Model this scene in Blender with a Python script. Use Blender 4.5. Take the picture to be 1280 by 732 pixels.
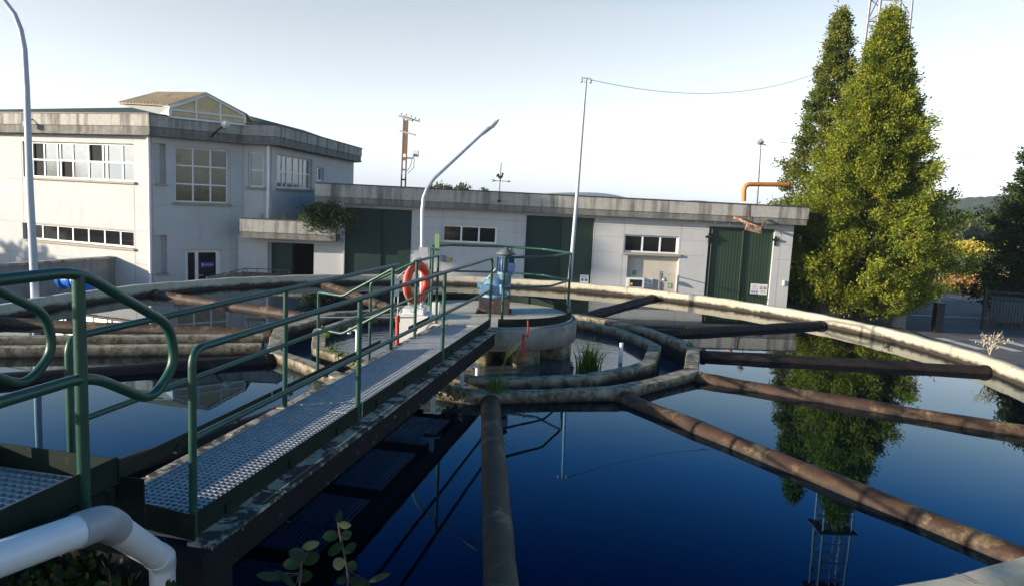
import bpy, math, random
import numpy as np
from mathutils import Vector, Matrix
PI = math.pi; R = math.radians
# ------------------------------------------------------------------ camera, sky, sun, exposure
sc = bpy.context.scene
for o in list(bpy.data.objects): bpy.data.objects.remove(o)
col = sc.collection
EYE = 2.3657
rv = Vector((0.99881281, 0.00620804, 0.04831595)); uv = Vector((-0.04871315, 0.12728945, 0.99066868)); fv = Vector((0, 0.99184619, -0.12744074))
cd = bpy.data.cameras.new('camera'); cam = bpy.data.objects.new('camera', cd); col.objects.link(cam)
m = Matrix((( rv.x, uv.x, -fv.x), (rv.y, uv.y, -fv.y), (rv.z, uv.z, -fv.z))).to_4x4(); m.translation = (0, 0, EYE)
cam.matrix_world = m
cd.sensor_width = 36; cd.lens = 900/1280*36; cd.clip_start = .05; cd.clip_end = 9000
sc.camera = cam
sc.render.resolution_x = 1024; sc.render.resolution_y = 585
SUN_EL = 11.5; SUN_TO = Vector((-.93, -.36, 0)).normalized()          # horizontal direction towards the sun
w = bpy.data.worlds.new('World'); sc.world = w; w.use_nodes = True
nt = w.node_tree; bg = nt.nodes['Background']
sky = nt.nodes.new('ShaderNodeTexSky'); sky.sky_type = 'NISHITA'; sky.sun_disc = False
sky.sun_elevation = R(SUN_EL); sky.sun_rotation = math.atan2(SUN_TO.x, SUN_TO.y) % (2*PI)
sky.air_density = 1.0; sky.dust_density = .6; sky.ozone_density = 2.0; sky.altitude = 100
# pale haze towards the horizon, clearer blue overhead
bw = nt.nodes.new('ShaderNodeRGBToBW'); nt.links.new(sky.outputs[0], bw.inputs[0])
tcw = nt.nodes.new('ShaderNodeTexCoord'); sx = nt.nodes.new('ShaderNodeSeparateXYZ'); nt.links.new(tcw.outputs['Generated'], sx.inputs[0])
hr = nt.nodes.new('ShaderNodeValToRGB'); e_ = hr.color_ramp.elements; e_[0].position = .0; e_[0].color = (.95,.95,.95,1); e_[1].position = .46; e_[1].color = (0,0,0,1)
x_ = e_.new(.14); x_.color = (.84,.84,.84,1); x_ = e_.new(.25); x_.color = (.80,.80,.80,1); x_ = e_.new(.34); x_.color = (.16,.16,.16,1); nt.links.new(sx.outputs[2], hr.inputs[0])
tint = nt.nodes.new('ShaderNodeMix'); tint.data_type = 'RGBA'; tint.blend_type = 'MULTIPLY'; tint.inputs[0].default_value = 1; nt.links.new(bw.outputs[0], tint.inputs[6]); tint.inputs[7].default_value = (1.42,1.50,1.56,1)
hsv = nt.nodes.new('ShaderNodeHueSaturation'); hsv.inputs['Saturation'].default_value = 1.6; hsv.inputs['Value'].default_value = .85; nt.links.new(sky.outputs[0], hsv.inputs['Color'])
mxs = nt.nodes.new('ShaderNodeMix'); mxs.data_type = 'RGBA'; nt.links.new(hr.outputs[0], mxs.inputs[0]); nt.links.new(hsv.outputs[0], mxs.inputs[6]); nt.links.new(tint.outputs[2], mxs.inputs[7])
nt.links.new(mxs.outputs[2], bg.inputs[0]); bg.inputs[1].default_value = .12
sd = bpy.data.lights.new('sun', 'SUN'); sd.energy = 4.5; sd.angle = R(.6); sd.color = (1.0, .87, .70)
so = bpy.data.objects.new('sun', sd); col.objects.link(so)
tosun = Vector((SUN_TO.x*math.cos(R(SUN_EL)), SUN_TO.y*math.cos(R(SUN_EL)), math.sin(R(SUN_EL))))
so.rotation_euler = tosun.to_track_quat('Z', 'Y').to_euler(); so.location = (-30, -20, 30)
vs = sc.view_settings; vs.view_transform = 'Standard'; vs.look = 'None'; vs.gamma = 1; vs.use_curve_mapping = False; vs.exposure = 1.05
sc.render.engine = 'CYCLES'

# ------------------------------------------------------------------ survey helpers: sight lines cut with real planes
def ray(px, py): return fv + rv*((px-640)/900) - uv*((py-366)/900)
def at(px, py, z):
    d = ray(px, py); t = (z-EYE)/d.z; return Vector((d.x*t, d.y*t, z))
def onY(px, py, Y):
    d = ray(px, py); t = Y/d.y; return Vector((d.x*t, Y, EYE+d.z*t))
class Plane:                                                            # a vertical wall plane A -> B, n towards the viewer
    def __init__(s, A, B):
        s.A = Vector((A[0], A[1], 0)); s.B = Vector((B[0], B[1], 0)); s.L = (s.B-s.A).length
        s.u = (s.B-s.A)/s.L; s.n = Vector((s.u.y, -s.u.x, 0))
    def p(s, a, z, d=0): v = s.A+s.u*a+s.n*d; return Vector((v.x, v.y, z))
    def hit(s, px, py):
        d = ray(px, py); e = Vector((0, 0, EYE)); t = (s.A-e).dot(s.n)/d.dot(s.n); q = e+d*t
        return (q-s.A).dot(s.u), q.z
    def rect(s, x0, x1, ytl, ybl, ytr=None, ybr=None):                  # opening seen between px columns x0..x1
        a, z1 = s.hit(x0, ytl); _, z0 = s.hit(x0, ybl)
        b, z3 = s.hit(x1, ytl if ytr is None else ytr); _, z2 = s.hit(x1, ybl if ybr is None else ybr)
        if ytr is None: return a, b, z0, z1
        return a, b, (z0+z2)/2, (z1+z3)/2

# ------------------------------------------------------------------ mesh helpers
class MB:
    def __init__(s): s.v = []; s.f = []; s.m = []; s.sm = []
    def add(s, vs, fs, mi=0, smooth=False):
        o = len(s.v); s.v += [tuple(v) for v in vs]
        for f in fs: s.f.append(tuple(i+o for i in f)); s.m.append(mi); s.sm.append(smooth)
    def hexa(s, p, mi=0):                                               # 8 points: bottom 4 ccw, top 4 ccw
        s.add(p, [(3,2,1,0),(4,5,6,7),(0,1,5,4),(1,2,6,5),(2,3,7,6),(3,0,4,7)], mi)
    def box(s, x0, x1, y0, y1, z0, z1, mi=0):
        s.hexa([(x0,y0,z0),(x1,y0,z0),(x1,y1,z0),(x0,y1,z0),(x0,y0,z1),(x1,y0,z1),(x1,y1,z1),(x0,y1,z1)], mi)
    def bar(s, a, b, wd, h, up=(0,0,1), mi=0):                          # box beam from a to b, width wd, height h, centred
        a = Vector(a); b = Vector(b); t = (b-a).normalized(); sd_ = t.cross(Vector(up)).normalized()*(wd/2); u = sd_.cross(t).normalized()*(h/2)
        s.hexa([a-sd_-u, a+sd_-u, b+sd_-u, b-sd_-u, a-sd_+u, a+sd_+u, b+sd_+u, b-sd_+u], mi)
    def pbox(s, pl, a, b, z0, z1, d0, d1, mi=0):                        # box in wall plane coordinates
        s.hexa([pl.p(a,z0,d1), pl.p(b,z0,d1), pl.p(b,z0,d0), pl.p(a,z0,d0), pl.p(a,z1,d1), pl.p(b,z1,d1), pl.p(b,z1,d0), pl.p(a,z1,d0)], mi)
    def prism(s, poly, z0, z1, mi=0):
        n = len(poly); s.add([(p[0],p[1],z0) for p in poly]+[(p[0],p[1],z1) for p in poly],
            [tuple(range(n-1,-1,-1)), tuple(range(n,2*n))]+[(i,(i+1)%n,(i+1)%n+n,i+n) for i in range(n)], mi)
    def tube(s, pts, r, seg=10, mi=0, cap=True, smooth=True):
        pts = [Vector(p) for p in pts]; n = len(pts); rs = r if isinstance(r, (list, tuple)) else [r]*n
        t0 = (pts[1]-pts[0]).normalized(); ref = Vector((0,0,1)) if abs(t0.z) < .9 else Vector((1,0,0))
        nrm = t0.cross(ref).normalized(); V = []
        for i in range(n):
            if i == 0: t = t0
            elif i == n-1: t = (pts[i]-pts[i-1]).normalized()
            else: t = ((pts[i]-pts[i-1]).normalized()+(pts[i+1]-pts[i]).normalized()).normalized()
            nrm = (nrm-t*nrm.dot(t)).normalized(); bn = t.cross(nrm)
            V += [pts[i]+(nrm*math.cos(2*PI*k/seg)+bn*math.sin(2*PI*k/seg))*rs[i] for k in range(seg)]
        F = [(i*seg+k, i*seg+(k+1)%seg, (i+1)*seg+(k+1)%seg, (i+1)*seg+k) for i in range(n-1) for k in range(seg)]
        s.add(V, F, mi, smooth)
        if cap: s.add(V[:seg], [tuple(range(seg-1,-1,-1))], mi); s.add(V[-seg:], [tuple(range(seg))], mi)
    def lathe(s, prof, c=(0,0,0), seg=24, mi=0, smooth=True, a0=0, a1=2*PI):
        full = abs(a1-a0-2*PI) < 1e-6; n = seg if full else seg+1; V = []
        for (r, z) in prof:
            V += [(c[0]+r*math.cos(a0+(a1-a0)*k/seg), c[1]+r*math.sin(a0+(a1-a0)*k/seg), c[2]+z) for k in range(n)]
        F = []
        for i in range(len(prof)-1):
            for k in range(seg):
                k2 = (k+1) % n; F.append((i*n+k, i*n+k2, (i+1)*n+k2, (i+1)*n+k))
        s.add(V, F, mi, smooth)
    def build(s, name, mats, parent=None, bevel=0, **props):
        me = bpy.data.meshes.new(name); me.from_pydata(s.v, [], s.f)
        if not isinstance(mats, (list, tuple)): mats = [mats]
        for m_ in mats: me.materials.append(m_)
        me.polygons.foreach_set('material_index', s.m); me.polygons.foreach_set('use_smooth', s.sm); me.update()
        o = bpy.data.objects.new(name, me); col.objects.link(o)
        if parent is not None: o.parent = parent; o.matrix_parent_inverse = parent.matrix_world.inverted()
        if bevel:
            b = o.modifiers.new('bevel', 'BEVEL'); b.width = bevel; b.segments = 2; b.limit_method = 'ANGLE'; b.angle_limit = R(40)
        for k, v in props.items(): o[k] = v
        return o
def tag(o, label, cat, group=None):
    o['label'] = label; o['category'] = cat
    if group: o['group'] = group
    return o
def thing(name, loc, label, cat, group=None):
    o = bpy.data.objects.new(name, None); col.objects.link(o); o.location = loc; o.empty_display_size = .1
    o.matrix_world = Matrix.Translation(Vector(loc)); tag(o, label, cat, group); return o
def bend(pts, r=.08, n=5):                                              # rounded corners for bent pipes
    pts = [Vector(p) for p in pts]; out = [pts[0]]
    for i in range(1, len(pts)-1):
        a, b, c = pts[i-1], pts[i], pts[i+1]; d1 = (a-b); d2 = (c-b); k = min(r, d1.length*.45, d2.length*.45)
        p0 = b+d1.normalized()*k; p1 = b+d2.normalized()*k
        for j in range(n+1):
            t = j/n; out.append(p0*(1-t)**2+b*2*t*(1-t)+p1*t*t)
    return out+[pts[-1]]

# ------------------------------------------------------------------ materials
def newmat(name):
    m_ = bpy.data.materials.new(name); m_.use_nodes = True; n = m_.node_tree; return m_, n, n.nodes['Principled BSDF']
def noise(n, vec, scale, detail=6, rough=.6, sc3=None):
    mp = n.nodes.new('ShaderNodeMapping'); n.links.new(vec, mp.inputs[0])
    if sc3: mp.inputs['Scale'].default_value = sc3
    t = n.nodes.new('ShaderNodeTexNoise'); t.inputs['Scale'].default_value = scale; t.inputs['Detail'].default_value = detail; t.inputs['Roughness'].default_value = rough
    n.links.new(mp.outputs[0], t.inputs['Vector']); return t.outputs['Fac']
def ramp(n, fac, stops):
    r = n.nodes.new('ShaderNodeValToRGB'); e = r.color_ramp.elements
    while len(e) < len(stops): e.new(.5)
    for i, (p, c) in enumerate(stops): e[i].position = p; e[i].color = (c[0], c[1], c[2], 1) if isinstance(c, (tuple, list)) else (c, c, c, 1)
    n.links.new(fac, r.inputs[0]); return r.outputs[0]
def mix(n, fac, a, b):
    x = n.nodes.new('ShaderNodeMix'); x.data_type = 'RGBA'
    if isinstance(fac, (int, float)): x.inputs[0].default_value = fac
    else: n.links.new(fac, x.inputs[0])
    for i, v in ((6, a), (7, b)):
        if isinstance(v, (tuple, list)): x.inputs[i].default_value = (v[0], v[1], v[2], 1)
        else: n.links.new(v, x.inputs[i])
    return x.outputs[2]
def bump(n, bs, fac, strength, dist=.01):
    b = n.nodes.new('ShaderNodeBump'); b.inputs['Strength'].default_value = strength; b.inputs['Distance'].default_value = dist
    n.links.new(fac, b.inputs['Height']); n.links.new(b.outputs[0], bs.inputs['Normal'])
def mat(name, c, rough=.8, var=.2, scale=3, c2=None, c2t=(.55,.65), c2scale=6, streak=None, streak_t=(.5,.75), bumps=.25, bscale=60, metal=0, spec=.5, wet=None, sc3=None):
    m_, n, bs = newmat(name); tc = n.nodes.new('ShaderNodeTexCoord').outputs['Object']
    f = noise(n, tc, scale, 8, .65, sc3); cc = ramp(n, f, [(.3, [x*(1-var) for x in c]), (.7, [min(1, x*(1+var)) for x in c])])
    if c2: cc = mix(n, ramp(n, noise(n, tc, c2scale, 8, .7), [(c2t[0], 0.), (c2t[1], 1.)]), cc, c2)
    if streak: cc = mix(n, ramp(n, noise(n, tc, 1, 6, .6, (3.2, 3.2, .25)), [(streak_t[0], 0.), (streak_t[1], .85)]), cc, streak)
    if wet:                                                             # tide stain: height z0..z1 with a ragged edge
        z0, z1, wc = wet; sp = n.nodes.new('ShaderNodeSeparateXYZ'); n.links.new(tc, sp.inputs[0])
        a = n.nodes.new('ShaderNodeMath'); a.operation = 'MULTIPLY_ADD'; n.links.new(noise(n, tc, 5, 6, .7), a.inputs[0]); a.inputs[1].default_value = .16; n.links.new(sp.outputs[2], a.inputs[2])
        mr = n.nodes.new('ShaderNodeMapRange'); n.links.new(a.outputs[0], mr.inputs[0]); mr.inputs[1].default_value = z0+.08; mr.inputs[2].default_value = z1+.08; mr.inputs[3].default_value = 1; mr.inputs[4].default_value = 0
        cc = mix(n, mr.outputs[0], cc, wc)
    n.links.new(cc, bs.inputs['Base Color']); bs.inputs['Roughness'].default_value = rough; bs.inputs['Metallic'].default_value = metal
    bs.inputs['Specular IOR Level'].default_value = spec
    if bumps: bump(n, bs, noise(n, tc, bscale, 5, .7), bumps, .01)
    return m_
def leafmat(name, stops, scale=1.2, trans=.35, fine=9):
    m_, n, bs = newmat(name); tc = n.nodes.new('ShaderNodeTexCoord').outputs['Object']
    a = noise(n, tc, scale, 4, .7); b = noise(n, tc, fine, 2, .5)
    ad = n.nodes.new('ShaderNodeMath'); ad.operation = 'ADD'; n.links.new(a, ad.inputs[0]); n.links.new(b, ad.inputs[1])
    hv = n.nodes.new('ShaderNodeMath'); hv.operation = 'MULTIPLY'; n.links.new(ad.outputs[0], hv.inputs[0]); hv.inputs[1].default_value = .5
    cc = ramp(n, hv.outputs[0], stops); n.links.new(cc, bs.inputs['Base Color']); bs.inputs['Roughness'].default_value = .6; bs.inputs['Specular IOR Level'].default_value = .25
    tr = n.nodes.new('ShaderNodeBsdfTranslucent'); n.links.new(cc, tr.inputs[0])
    mx = n.nodes.new('ShaderNodeMixShader'); mx.inputs[0].default_value = trans; n.links.new(bs.outputs[0], mx.inputs[1]); n.links.new(tr.outputs[0], mx.inputs[2])
    n.links.new(mx.outputs[0], n.nodes['Material Output'].inputs[0]); return m_
def plain(name, c, rough=.5, metal=0, spec=.5):
    return mat(name, c, rough, .08, 5, bumps=0, metal=metal, spec=spec)

STAIN = (.012,.011,.009)
M_rim = mat('weathered_pale_concrete', (.46,.41,.30), .9, .22, 3.5, (.20,.17,.10), (.56,.72), 7, bumps=.5, bscale=45, wet=(.055,.12,(.03,.024,.015)))
M_laund = mat('mossy_concrete', (.33,.285,.205), .95, .3, 4, (.10,.08,.04), (.46,.60), 7, streak=(.06,.05,.03), streak_t=(.55,.7), bumps=1.0, bscale=28, wet=(.0,.11,(.02,.015,.008)))
M_deck = mat('pale_deck_concrete', (.50,.45,.36), .9, .18, 5, (.25,.23,.19), (.55,.75), 9, bumps=.4, bscale=80)
M_pier = mat('grey_pier_concrete', (.27,.26,.24), .9, .25, 3, (.13,.13,.11), (.5,.7), 5, streak=(.12,.115,.10), bumps=.5, bscale=50)
M_block = mat('lichen_block', (.30,.27,.19), .95, .3, 6, (.13,.12,.04), (.42,.55), 9, bumps=.9, bscale=25, wet=(-.1,.05,(.03,.026,.012)))
M_rust = mat('rusty_pipe', (.055,.030,.016), .6, .4, 5, (.19,.135,.07), (.52,.62), 3.2, streak=(.02,.012,.009), streak_t=(.55,.65), bumps=.7, bscale=40, wet=(-.02,.045,(.008,.006,.005)), spec=.3)
M_rust_dark = mat('dark_rusty_pipe', (.018,.012,.010), .65, .4, 5, (.05,.027,.018), (.55,.7), 4, bumps=.5, bscale=40, spec=.25, wet=(-.02,.04,(.006,.005,.004)))
M_green = mat('green_rail_paint', (.009,.056,.037), .36, .22, 5, (.16,.15,.11), (.66,.69), 22, bumps=.22, bscale=70, spec=.5)
M_greend = mat('dark_green_kickboard_paint', (.009,.018,.013), .75, .25, 6, (.035,.03,.02), (.6,.7), 12, bumps=.3, bscale=50, spec=.15)
M_grate = mat('galvanised_grating', (.50,.52,.55), .42, .2, 12, (.34,.33,.31), (.6,.75), 15, bumps=.15, metal=.3)
M_galv = mat('galvanised_steel', (.46,.48,.50), .45, .15, 8, (.3,.3,.3), (.6,.8), 10, bumps=.1, metal=.6)
M_beam = mat('peeling_painted_beam', (.010,.012,.014), .8, .35, 6, (.18,.19,.15), (.625,.64), 9, bumps=.7, bscale=30, spec=.15)
M_beamtop = mat('beam_top_ledge', (.34,.31,.24), .9, .3, 6, (.03,.03,.027), (.47,.52), 7, bumps=.7, bscale=30)
M_white_pipe = mat('white_plastic_pipe', (.66,.68,.70), .4, .06, 4, (.42,.43,.44), (.66,.74), 10, bumps=.05)
M_grey_pipe = mat('grey_plastic_elbow', (.30,.31,.33), .45, .1, 6, bumps=.08)
M_wallw = mat('white_render', (.47,.47,.465), .9, .07, 1.6, (.44,.42,.38), (.58,.80), 2.5, streak=(.36,.345,.31), streak_t=(.56,.9), bumps=.35, bscale=55)
M_joint = plain('render_joint', (.30,.29,.27), .95)
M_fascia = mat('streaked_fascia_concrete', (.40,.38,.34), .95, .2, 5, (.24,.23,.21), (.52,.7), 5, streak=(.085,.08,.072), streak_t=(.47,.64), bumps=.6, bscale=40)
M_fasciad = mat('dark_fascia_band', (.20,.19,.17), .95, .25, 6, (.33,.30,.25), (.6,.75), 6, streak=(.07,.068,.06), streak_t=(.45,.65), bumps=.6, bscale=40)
M_cap = plain('roof_edge_flashing', (.05,.048,.045), .6)
M_roofg = mat('green_roof_sheet', (.035,.055,.038), .8, .2, 3, bumps=.3, bscale=15)
M_frame = plain('white_window_frame', (.74,.74,.72), .45)
M_sill = mat('stone_sill', (.36,.32,.25), .9, .2, 8, (.18,.16,.12), (.5,.7), 8, bumps=.4)
M_glassd = mat('dark_window_glass', (.012,.013,.014), .06, .3, 2, bumps=0, spec=.8)
M_glassb = mat('blind_behind_glass', (.17,.18,.18), .12, .1, 1.5, (.23,.23,.22), (.5,.7), 2, bumps=0, spec=.6)
M_glasso = mat('olive_window_glass', (.115,.10,.045), .08, .35, 1.2, (.03,.03,.015), (.55,.62), 1.4, bumps=0, spec=.7)
M_glasss = mat('blue_grey_window_glass', (.13,.19,.21), .1, .2, 2, bumps=0, spec=.7)
M_tan = mat('tan_skylight_sheet', (.62,.46,.23), .4, .15, 3, bumps=.1)
M_polyc = mat('brown_corrugated_sheet', (.48,.37,.23), .6, .25, 1.5, (.24,.18,.12), (.5,.7), 3, bumps=.2)
M_doorg = mat('green_steel_door', (.024,.050,.028), .5, .12, 1.5, bumps=.08, bscale=20)
M_doort = mat('teal_steel_door', (.003,.024,.020), .6, .15, 1.5, bumps=.08, bscale=20)
M_black = plain('black_paint', (.012,.012,.013), .5)
M_dark = plain('dark_interior', (.008,.008,.008), .9)
M_steelrust = mat('rusted_steel', (.20,.09,.045), .8, .4, 6, (.38,.31,.22), (.5,.6), 6, bumps=.6, bscale=30)
M_orange = mat('orange_pipe_paint', (.48,.19,.035), .5, .2, 4, (.35,.12,.03), (.6,.7), 7, bumps=.2)
M_red = plain('red_paint', (.42,.035,.02), .5)
M_ring = mat('orange_red_lifebuoy', (.62,.06,.025), .45, .12, 6, bumps=.15)
M_whitep = mat('white_paint', (.66,.66,.63), .6, .08, 4, (.45,.43,.38), (.6,.75), 8, bumps=.2)
M_rope = mat('white_rope', (.62,.60,.55), .9, .1, 30, bumps=.3)
M_bluel = mat('light_blue_paint', (.13,.25,.36), .5, .12, 6, (.34,.44,.50), (.6,.66), 14, bumps=.15)
M_blued = mat('dark_blue_paint', (.022,.06,.15), .5, .25, 9, (.10,.12,.14), (.62,.68), 14, bumps=.15)
M_bluepipe = plain('bright_blue_pipe_paint', (.01,.13,.50), .4)
M_cover = mat('grey_motor_cap', (.10,.10,.10), .6, .2, 8, bumps=.2)
M_pedestal = mat('rusty_black_pedestal', (.025,.022,.020), .7, .4, 8, (.17,.06,.03), (.55,.63), 7, bumps=.5)
M_asph = mat('asphalt', (.10,.10,.105), .95, .2, 1.2, (.13,.128,.12), (.5,.75), .6, bumps=.4, bscale=60)
M_line = mat('road_paint', (.55,.55,.53), .85, .1, 6, (.12,.12,.12), (.62,.7), 12, bumps=.2)
M_grass = mat('meadow_ground', (.075,.085,.025), .95, .4, .5, (.17,.11,.045), (.5,.65), .25, bumps=.8, bscale=4)
M_soil = mat('leafy_soil', (.028,.022,.012), .95, .5, 4, (.06,.045,.02), (.55,.65), 7, bumps=1, bscale=20)
M_bark = mat('bark', (.06,.045,.032), .95, .4, 8, bumps=1, bscale=20)
M_pole = mat('painted_lamp_pole', (.42,.45,.50), .45, .1, 5, (.32,.34,.37), (.6,.75), 9, bumps=.06)
M_lattice = mat('lattice_steel', (.27,.28,.30), .5, .2, 5, bumps=.1, metal=.4)
M_concpole = mat('brown_concrete_pole', (.20,.13,.08), .9, .2, 3, bumps=.4)
M_wallg = mat('grey_block_wall', (.26,.25,.24), .95, .2, 3, streak=(.13,.125,.12), bumps=.5)
M_hillf = mat('far_forest', (.035,.052,.022), .95, .5, .04, (.06,.072,.03), (.5,.6), .12, bumps=1, bscale=.4)
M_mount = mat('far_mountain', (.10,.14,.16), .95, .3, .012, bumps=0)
L_thuja = leafmat('thuja_foliage', [(.36,(.045,.08,.010)), (.46,(.14,.18,.018)), (.56,(.29,.31,.03)), (.66,(.30,.26,.03)), (.71,(.24,.09,.02))], 1.3, .4, 3.0)
L_thuja2 = leafmat('older_thuja_foliage', [(.36,(.04,.065,.012)), (.48,(.11,.14,.02)), (.60,(.20,.21,.025)), (.7,(.20,.11,.03))], 1.3, .4, 3.0)
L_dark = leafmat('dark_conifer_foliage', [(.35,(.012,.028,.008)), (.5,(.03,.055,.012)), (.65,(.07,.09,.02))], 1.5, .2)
L_yellow = leafmat('autumn_vine_leaves', [(.35,(.42,.36,.05)), (.5,(.60,.48,.07)), (.65,(.40,.36,.06))], .8)
L_brown = leafmat('autumn_shrub_leaves', [(.35,(.30,.22,.06)), (.48,(.48,.32,.11)), (.55,(.34,.10,.05)), (.66,(.36,.32,.08))], .5)
L_green = leafmat('woodland_leaves', [(.35,(.035,.05,.012)), (.5,(.09,.11,.025)), (.65,(.17,.16,.04))], .15, .3, 1)
L_ivy = leafmat('ivy_leaves', [(.35,(.03,.06,.02)), (.5,(.07,.11,.04)), (.65,(.10,.12,.045))], 3)
L_grass = leafmat('grass_blades', [(.35,(.04,.09,.012)), (.5,(.10,.17,.02)), (.65,(.17,.22,.04))], 4, .4)
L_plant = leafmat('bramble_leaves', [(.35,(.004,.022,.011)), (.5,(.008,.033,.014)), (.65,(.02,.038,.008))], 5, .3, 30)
L_dry = plain('pale_dry_stem', (.42,.36,.24), .9)

def watermat(name, base, bs_, scale, ior=1.33, rough=.012, tint_=(.45,.70,1,1)):
    m_, n, bs = newmat(name); tc = n.nodes.new('ShaderNodeTexCoord').outputs['Object']
    bs.inputs['Base Color'].default_value = (*base, 1); bs.inputs['Roughness'].default_value = rough; bs.inputs['IOR'].default_value = ior; bs.inputs['Specular Tint'].default_value = tint_
    bump(n, bs, noise(n, tc, scale, 3, .5), bs_, .01); return m_
def stillwater():                                                       # dark basin: Fresnel mirror over navy water, bluer where one looks down into it
    m_ = bpy.data.materials.new('still_dark_water'); m_.use_nodes = True; n = m_.node_tree; n.nodes.remove(n.nodes['Principled BSDF']); L = n.links
    tc = n.nodes.new('ShaderNodeTexCoord').outputs['Object']; b = n.nodes.new('ShaderNodeBump'); b.inputs['Strength'].default_value = .035; b.inputs['Distance'].default_value = .01
    L.new(noise(n, tc, 1.6, 4, .6), b.inputs['Height'])
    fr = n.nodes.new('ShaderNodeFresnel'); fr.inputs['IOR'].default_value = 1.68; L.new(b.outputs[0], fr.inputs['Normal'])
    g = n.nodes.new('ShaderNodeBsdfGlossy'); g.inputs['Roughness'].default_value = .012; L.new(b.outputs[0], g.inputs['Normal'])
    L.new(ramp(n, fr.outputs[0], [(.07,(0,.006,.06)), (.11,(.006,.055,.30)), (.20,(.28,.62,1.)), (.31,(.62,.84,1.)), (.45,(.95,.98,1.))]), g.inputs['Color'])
    d = n.nodes.new('ShaderNodeBsdfDiffuse'); d.inputs['Color'].default_value = (.0004,.0008,.004,1)
    scum = ramp(n, noise(n, tc, 22, 3, .8), [(.735, 0.), (.75, 1.)]); patch = ramp(n, noise(n, tc, .5, 3, .6), [(.56, 0.), (.66, 1.)])
    mu = n.nodes.new('ShaderNodeMath'); mu.operation = 'MULTIPLY'; L.new(scum, mu.inputs[0]); L.new(patch, mu.inputs[1])
    d2 = n.nodes.new('ShaderNodeBsdfDiffuse'); d2.inputs['Color'].default_value = (.09,.08,.05,1)
    m1 = n.nodes.new('ShaderNodeMixShader'); L.new(fr.outputs[0], m1.inputs[0]); L.new(d.outputs[0], m1.inputs[1]); L.new(g.outputs[0], m1.inputs[2])
    m2 = n.nodes.new('ShaderNodeMixShader'); L.new(mu.outputs[0], m2.inputs[0]); L.new(m1.outputs[0], m2.inputs[1]); L.new(d2.outputs[0], m2.inputs[2])
    L.new(m2.outputs[0], n.nodes['Material Output'].inputs[0]); return m_
M_water = stillwater()
M_well = watermat('rippled_well_water', (.05,.06,.07), .30, 9, rough=.04, tint_=(1,1,1,1))
M_launw = watermat('foaming_launder_water', (.03,.05,.10), 1.0, 16, rough=.15)

# ------------------------------------------------------------------ foliage helpers
rng = np.random.default_rng(7)
def leafmesh(name, C, D, n, size, spread, mats, parent=None, along=0., flat=.5, **props):
    """C clump centres, D clump directions; n leaf faces per clump."""
    C = np.asarray(C, float); D = np.asarray(D, float); N = len(C)
    c = np.repeat(C, n, 0); d = np.repeat(D, n, 0); K = N*n
    c = c + rng.normal(0, spread, (K, 3)) + d*rng.uniform(-.3, 1, (K, 1))*along
    ax = d*1.1 + rng.normal(0, .5, (K, 3)); ax /= np.linalg.norm(ax, axis=1)[:, None]
    o = np.repeat(rng.normal(0, 1, (N, 3)), n, 0) + rng.normal(0, .55, (K, 3)); o -= (o*ax).sum(1)[:, None]*ax; o /= np.linalg.norm(o, axis=1)[:, None]
    s = size*rng.uniform(.6, 1.4, (K, 1)); a = ax*s; b = o*s*flat
    V = np.stack([c-a*.5, c+b*.5+a*.05, c+a*.6, c-b*.5+a*.05], 1).reshape(-1, 3)
    me = bpy.data.meshes.new(name); me.vertices.add(K*4); me.vertices.foreach_set('co', V.ravel())
    me.loops.add(K*4); me.loops.foreach_set('vertex_index', np.arange(K*4, dtype=np.int32))
    me.polygons.add(K); me.polygons.foreach_set('loop_start', np.arange(0, K*4, 4, dtype=np.int32)); me.polygons.foreach_set('loop_total', np.full(K, 4, dtype=np.int32))
    me.materials.append(mats); me.update(calc_edges=True)
    ob = bpy.data.objects.new(name, me); col.objects.link(ob)
    if parent is not None: ob.parent = parent; ob.matrix_parent_inverse = parent.matrix_world.inverted()
    for k, v in props.items(): ob[k] = v
    return ob
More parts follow.
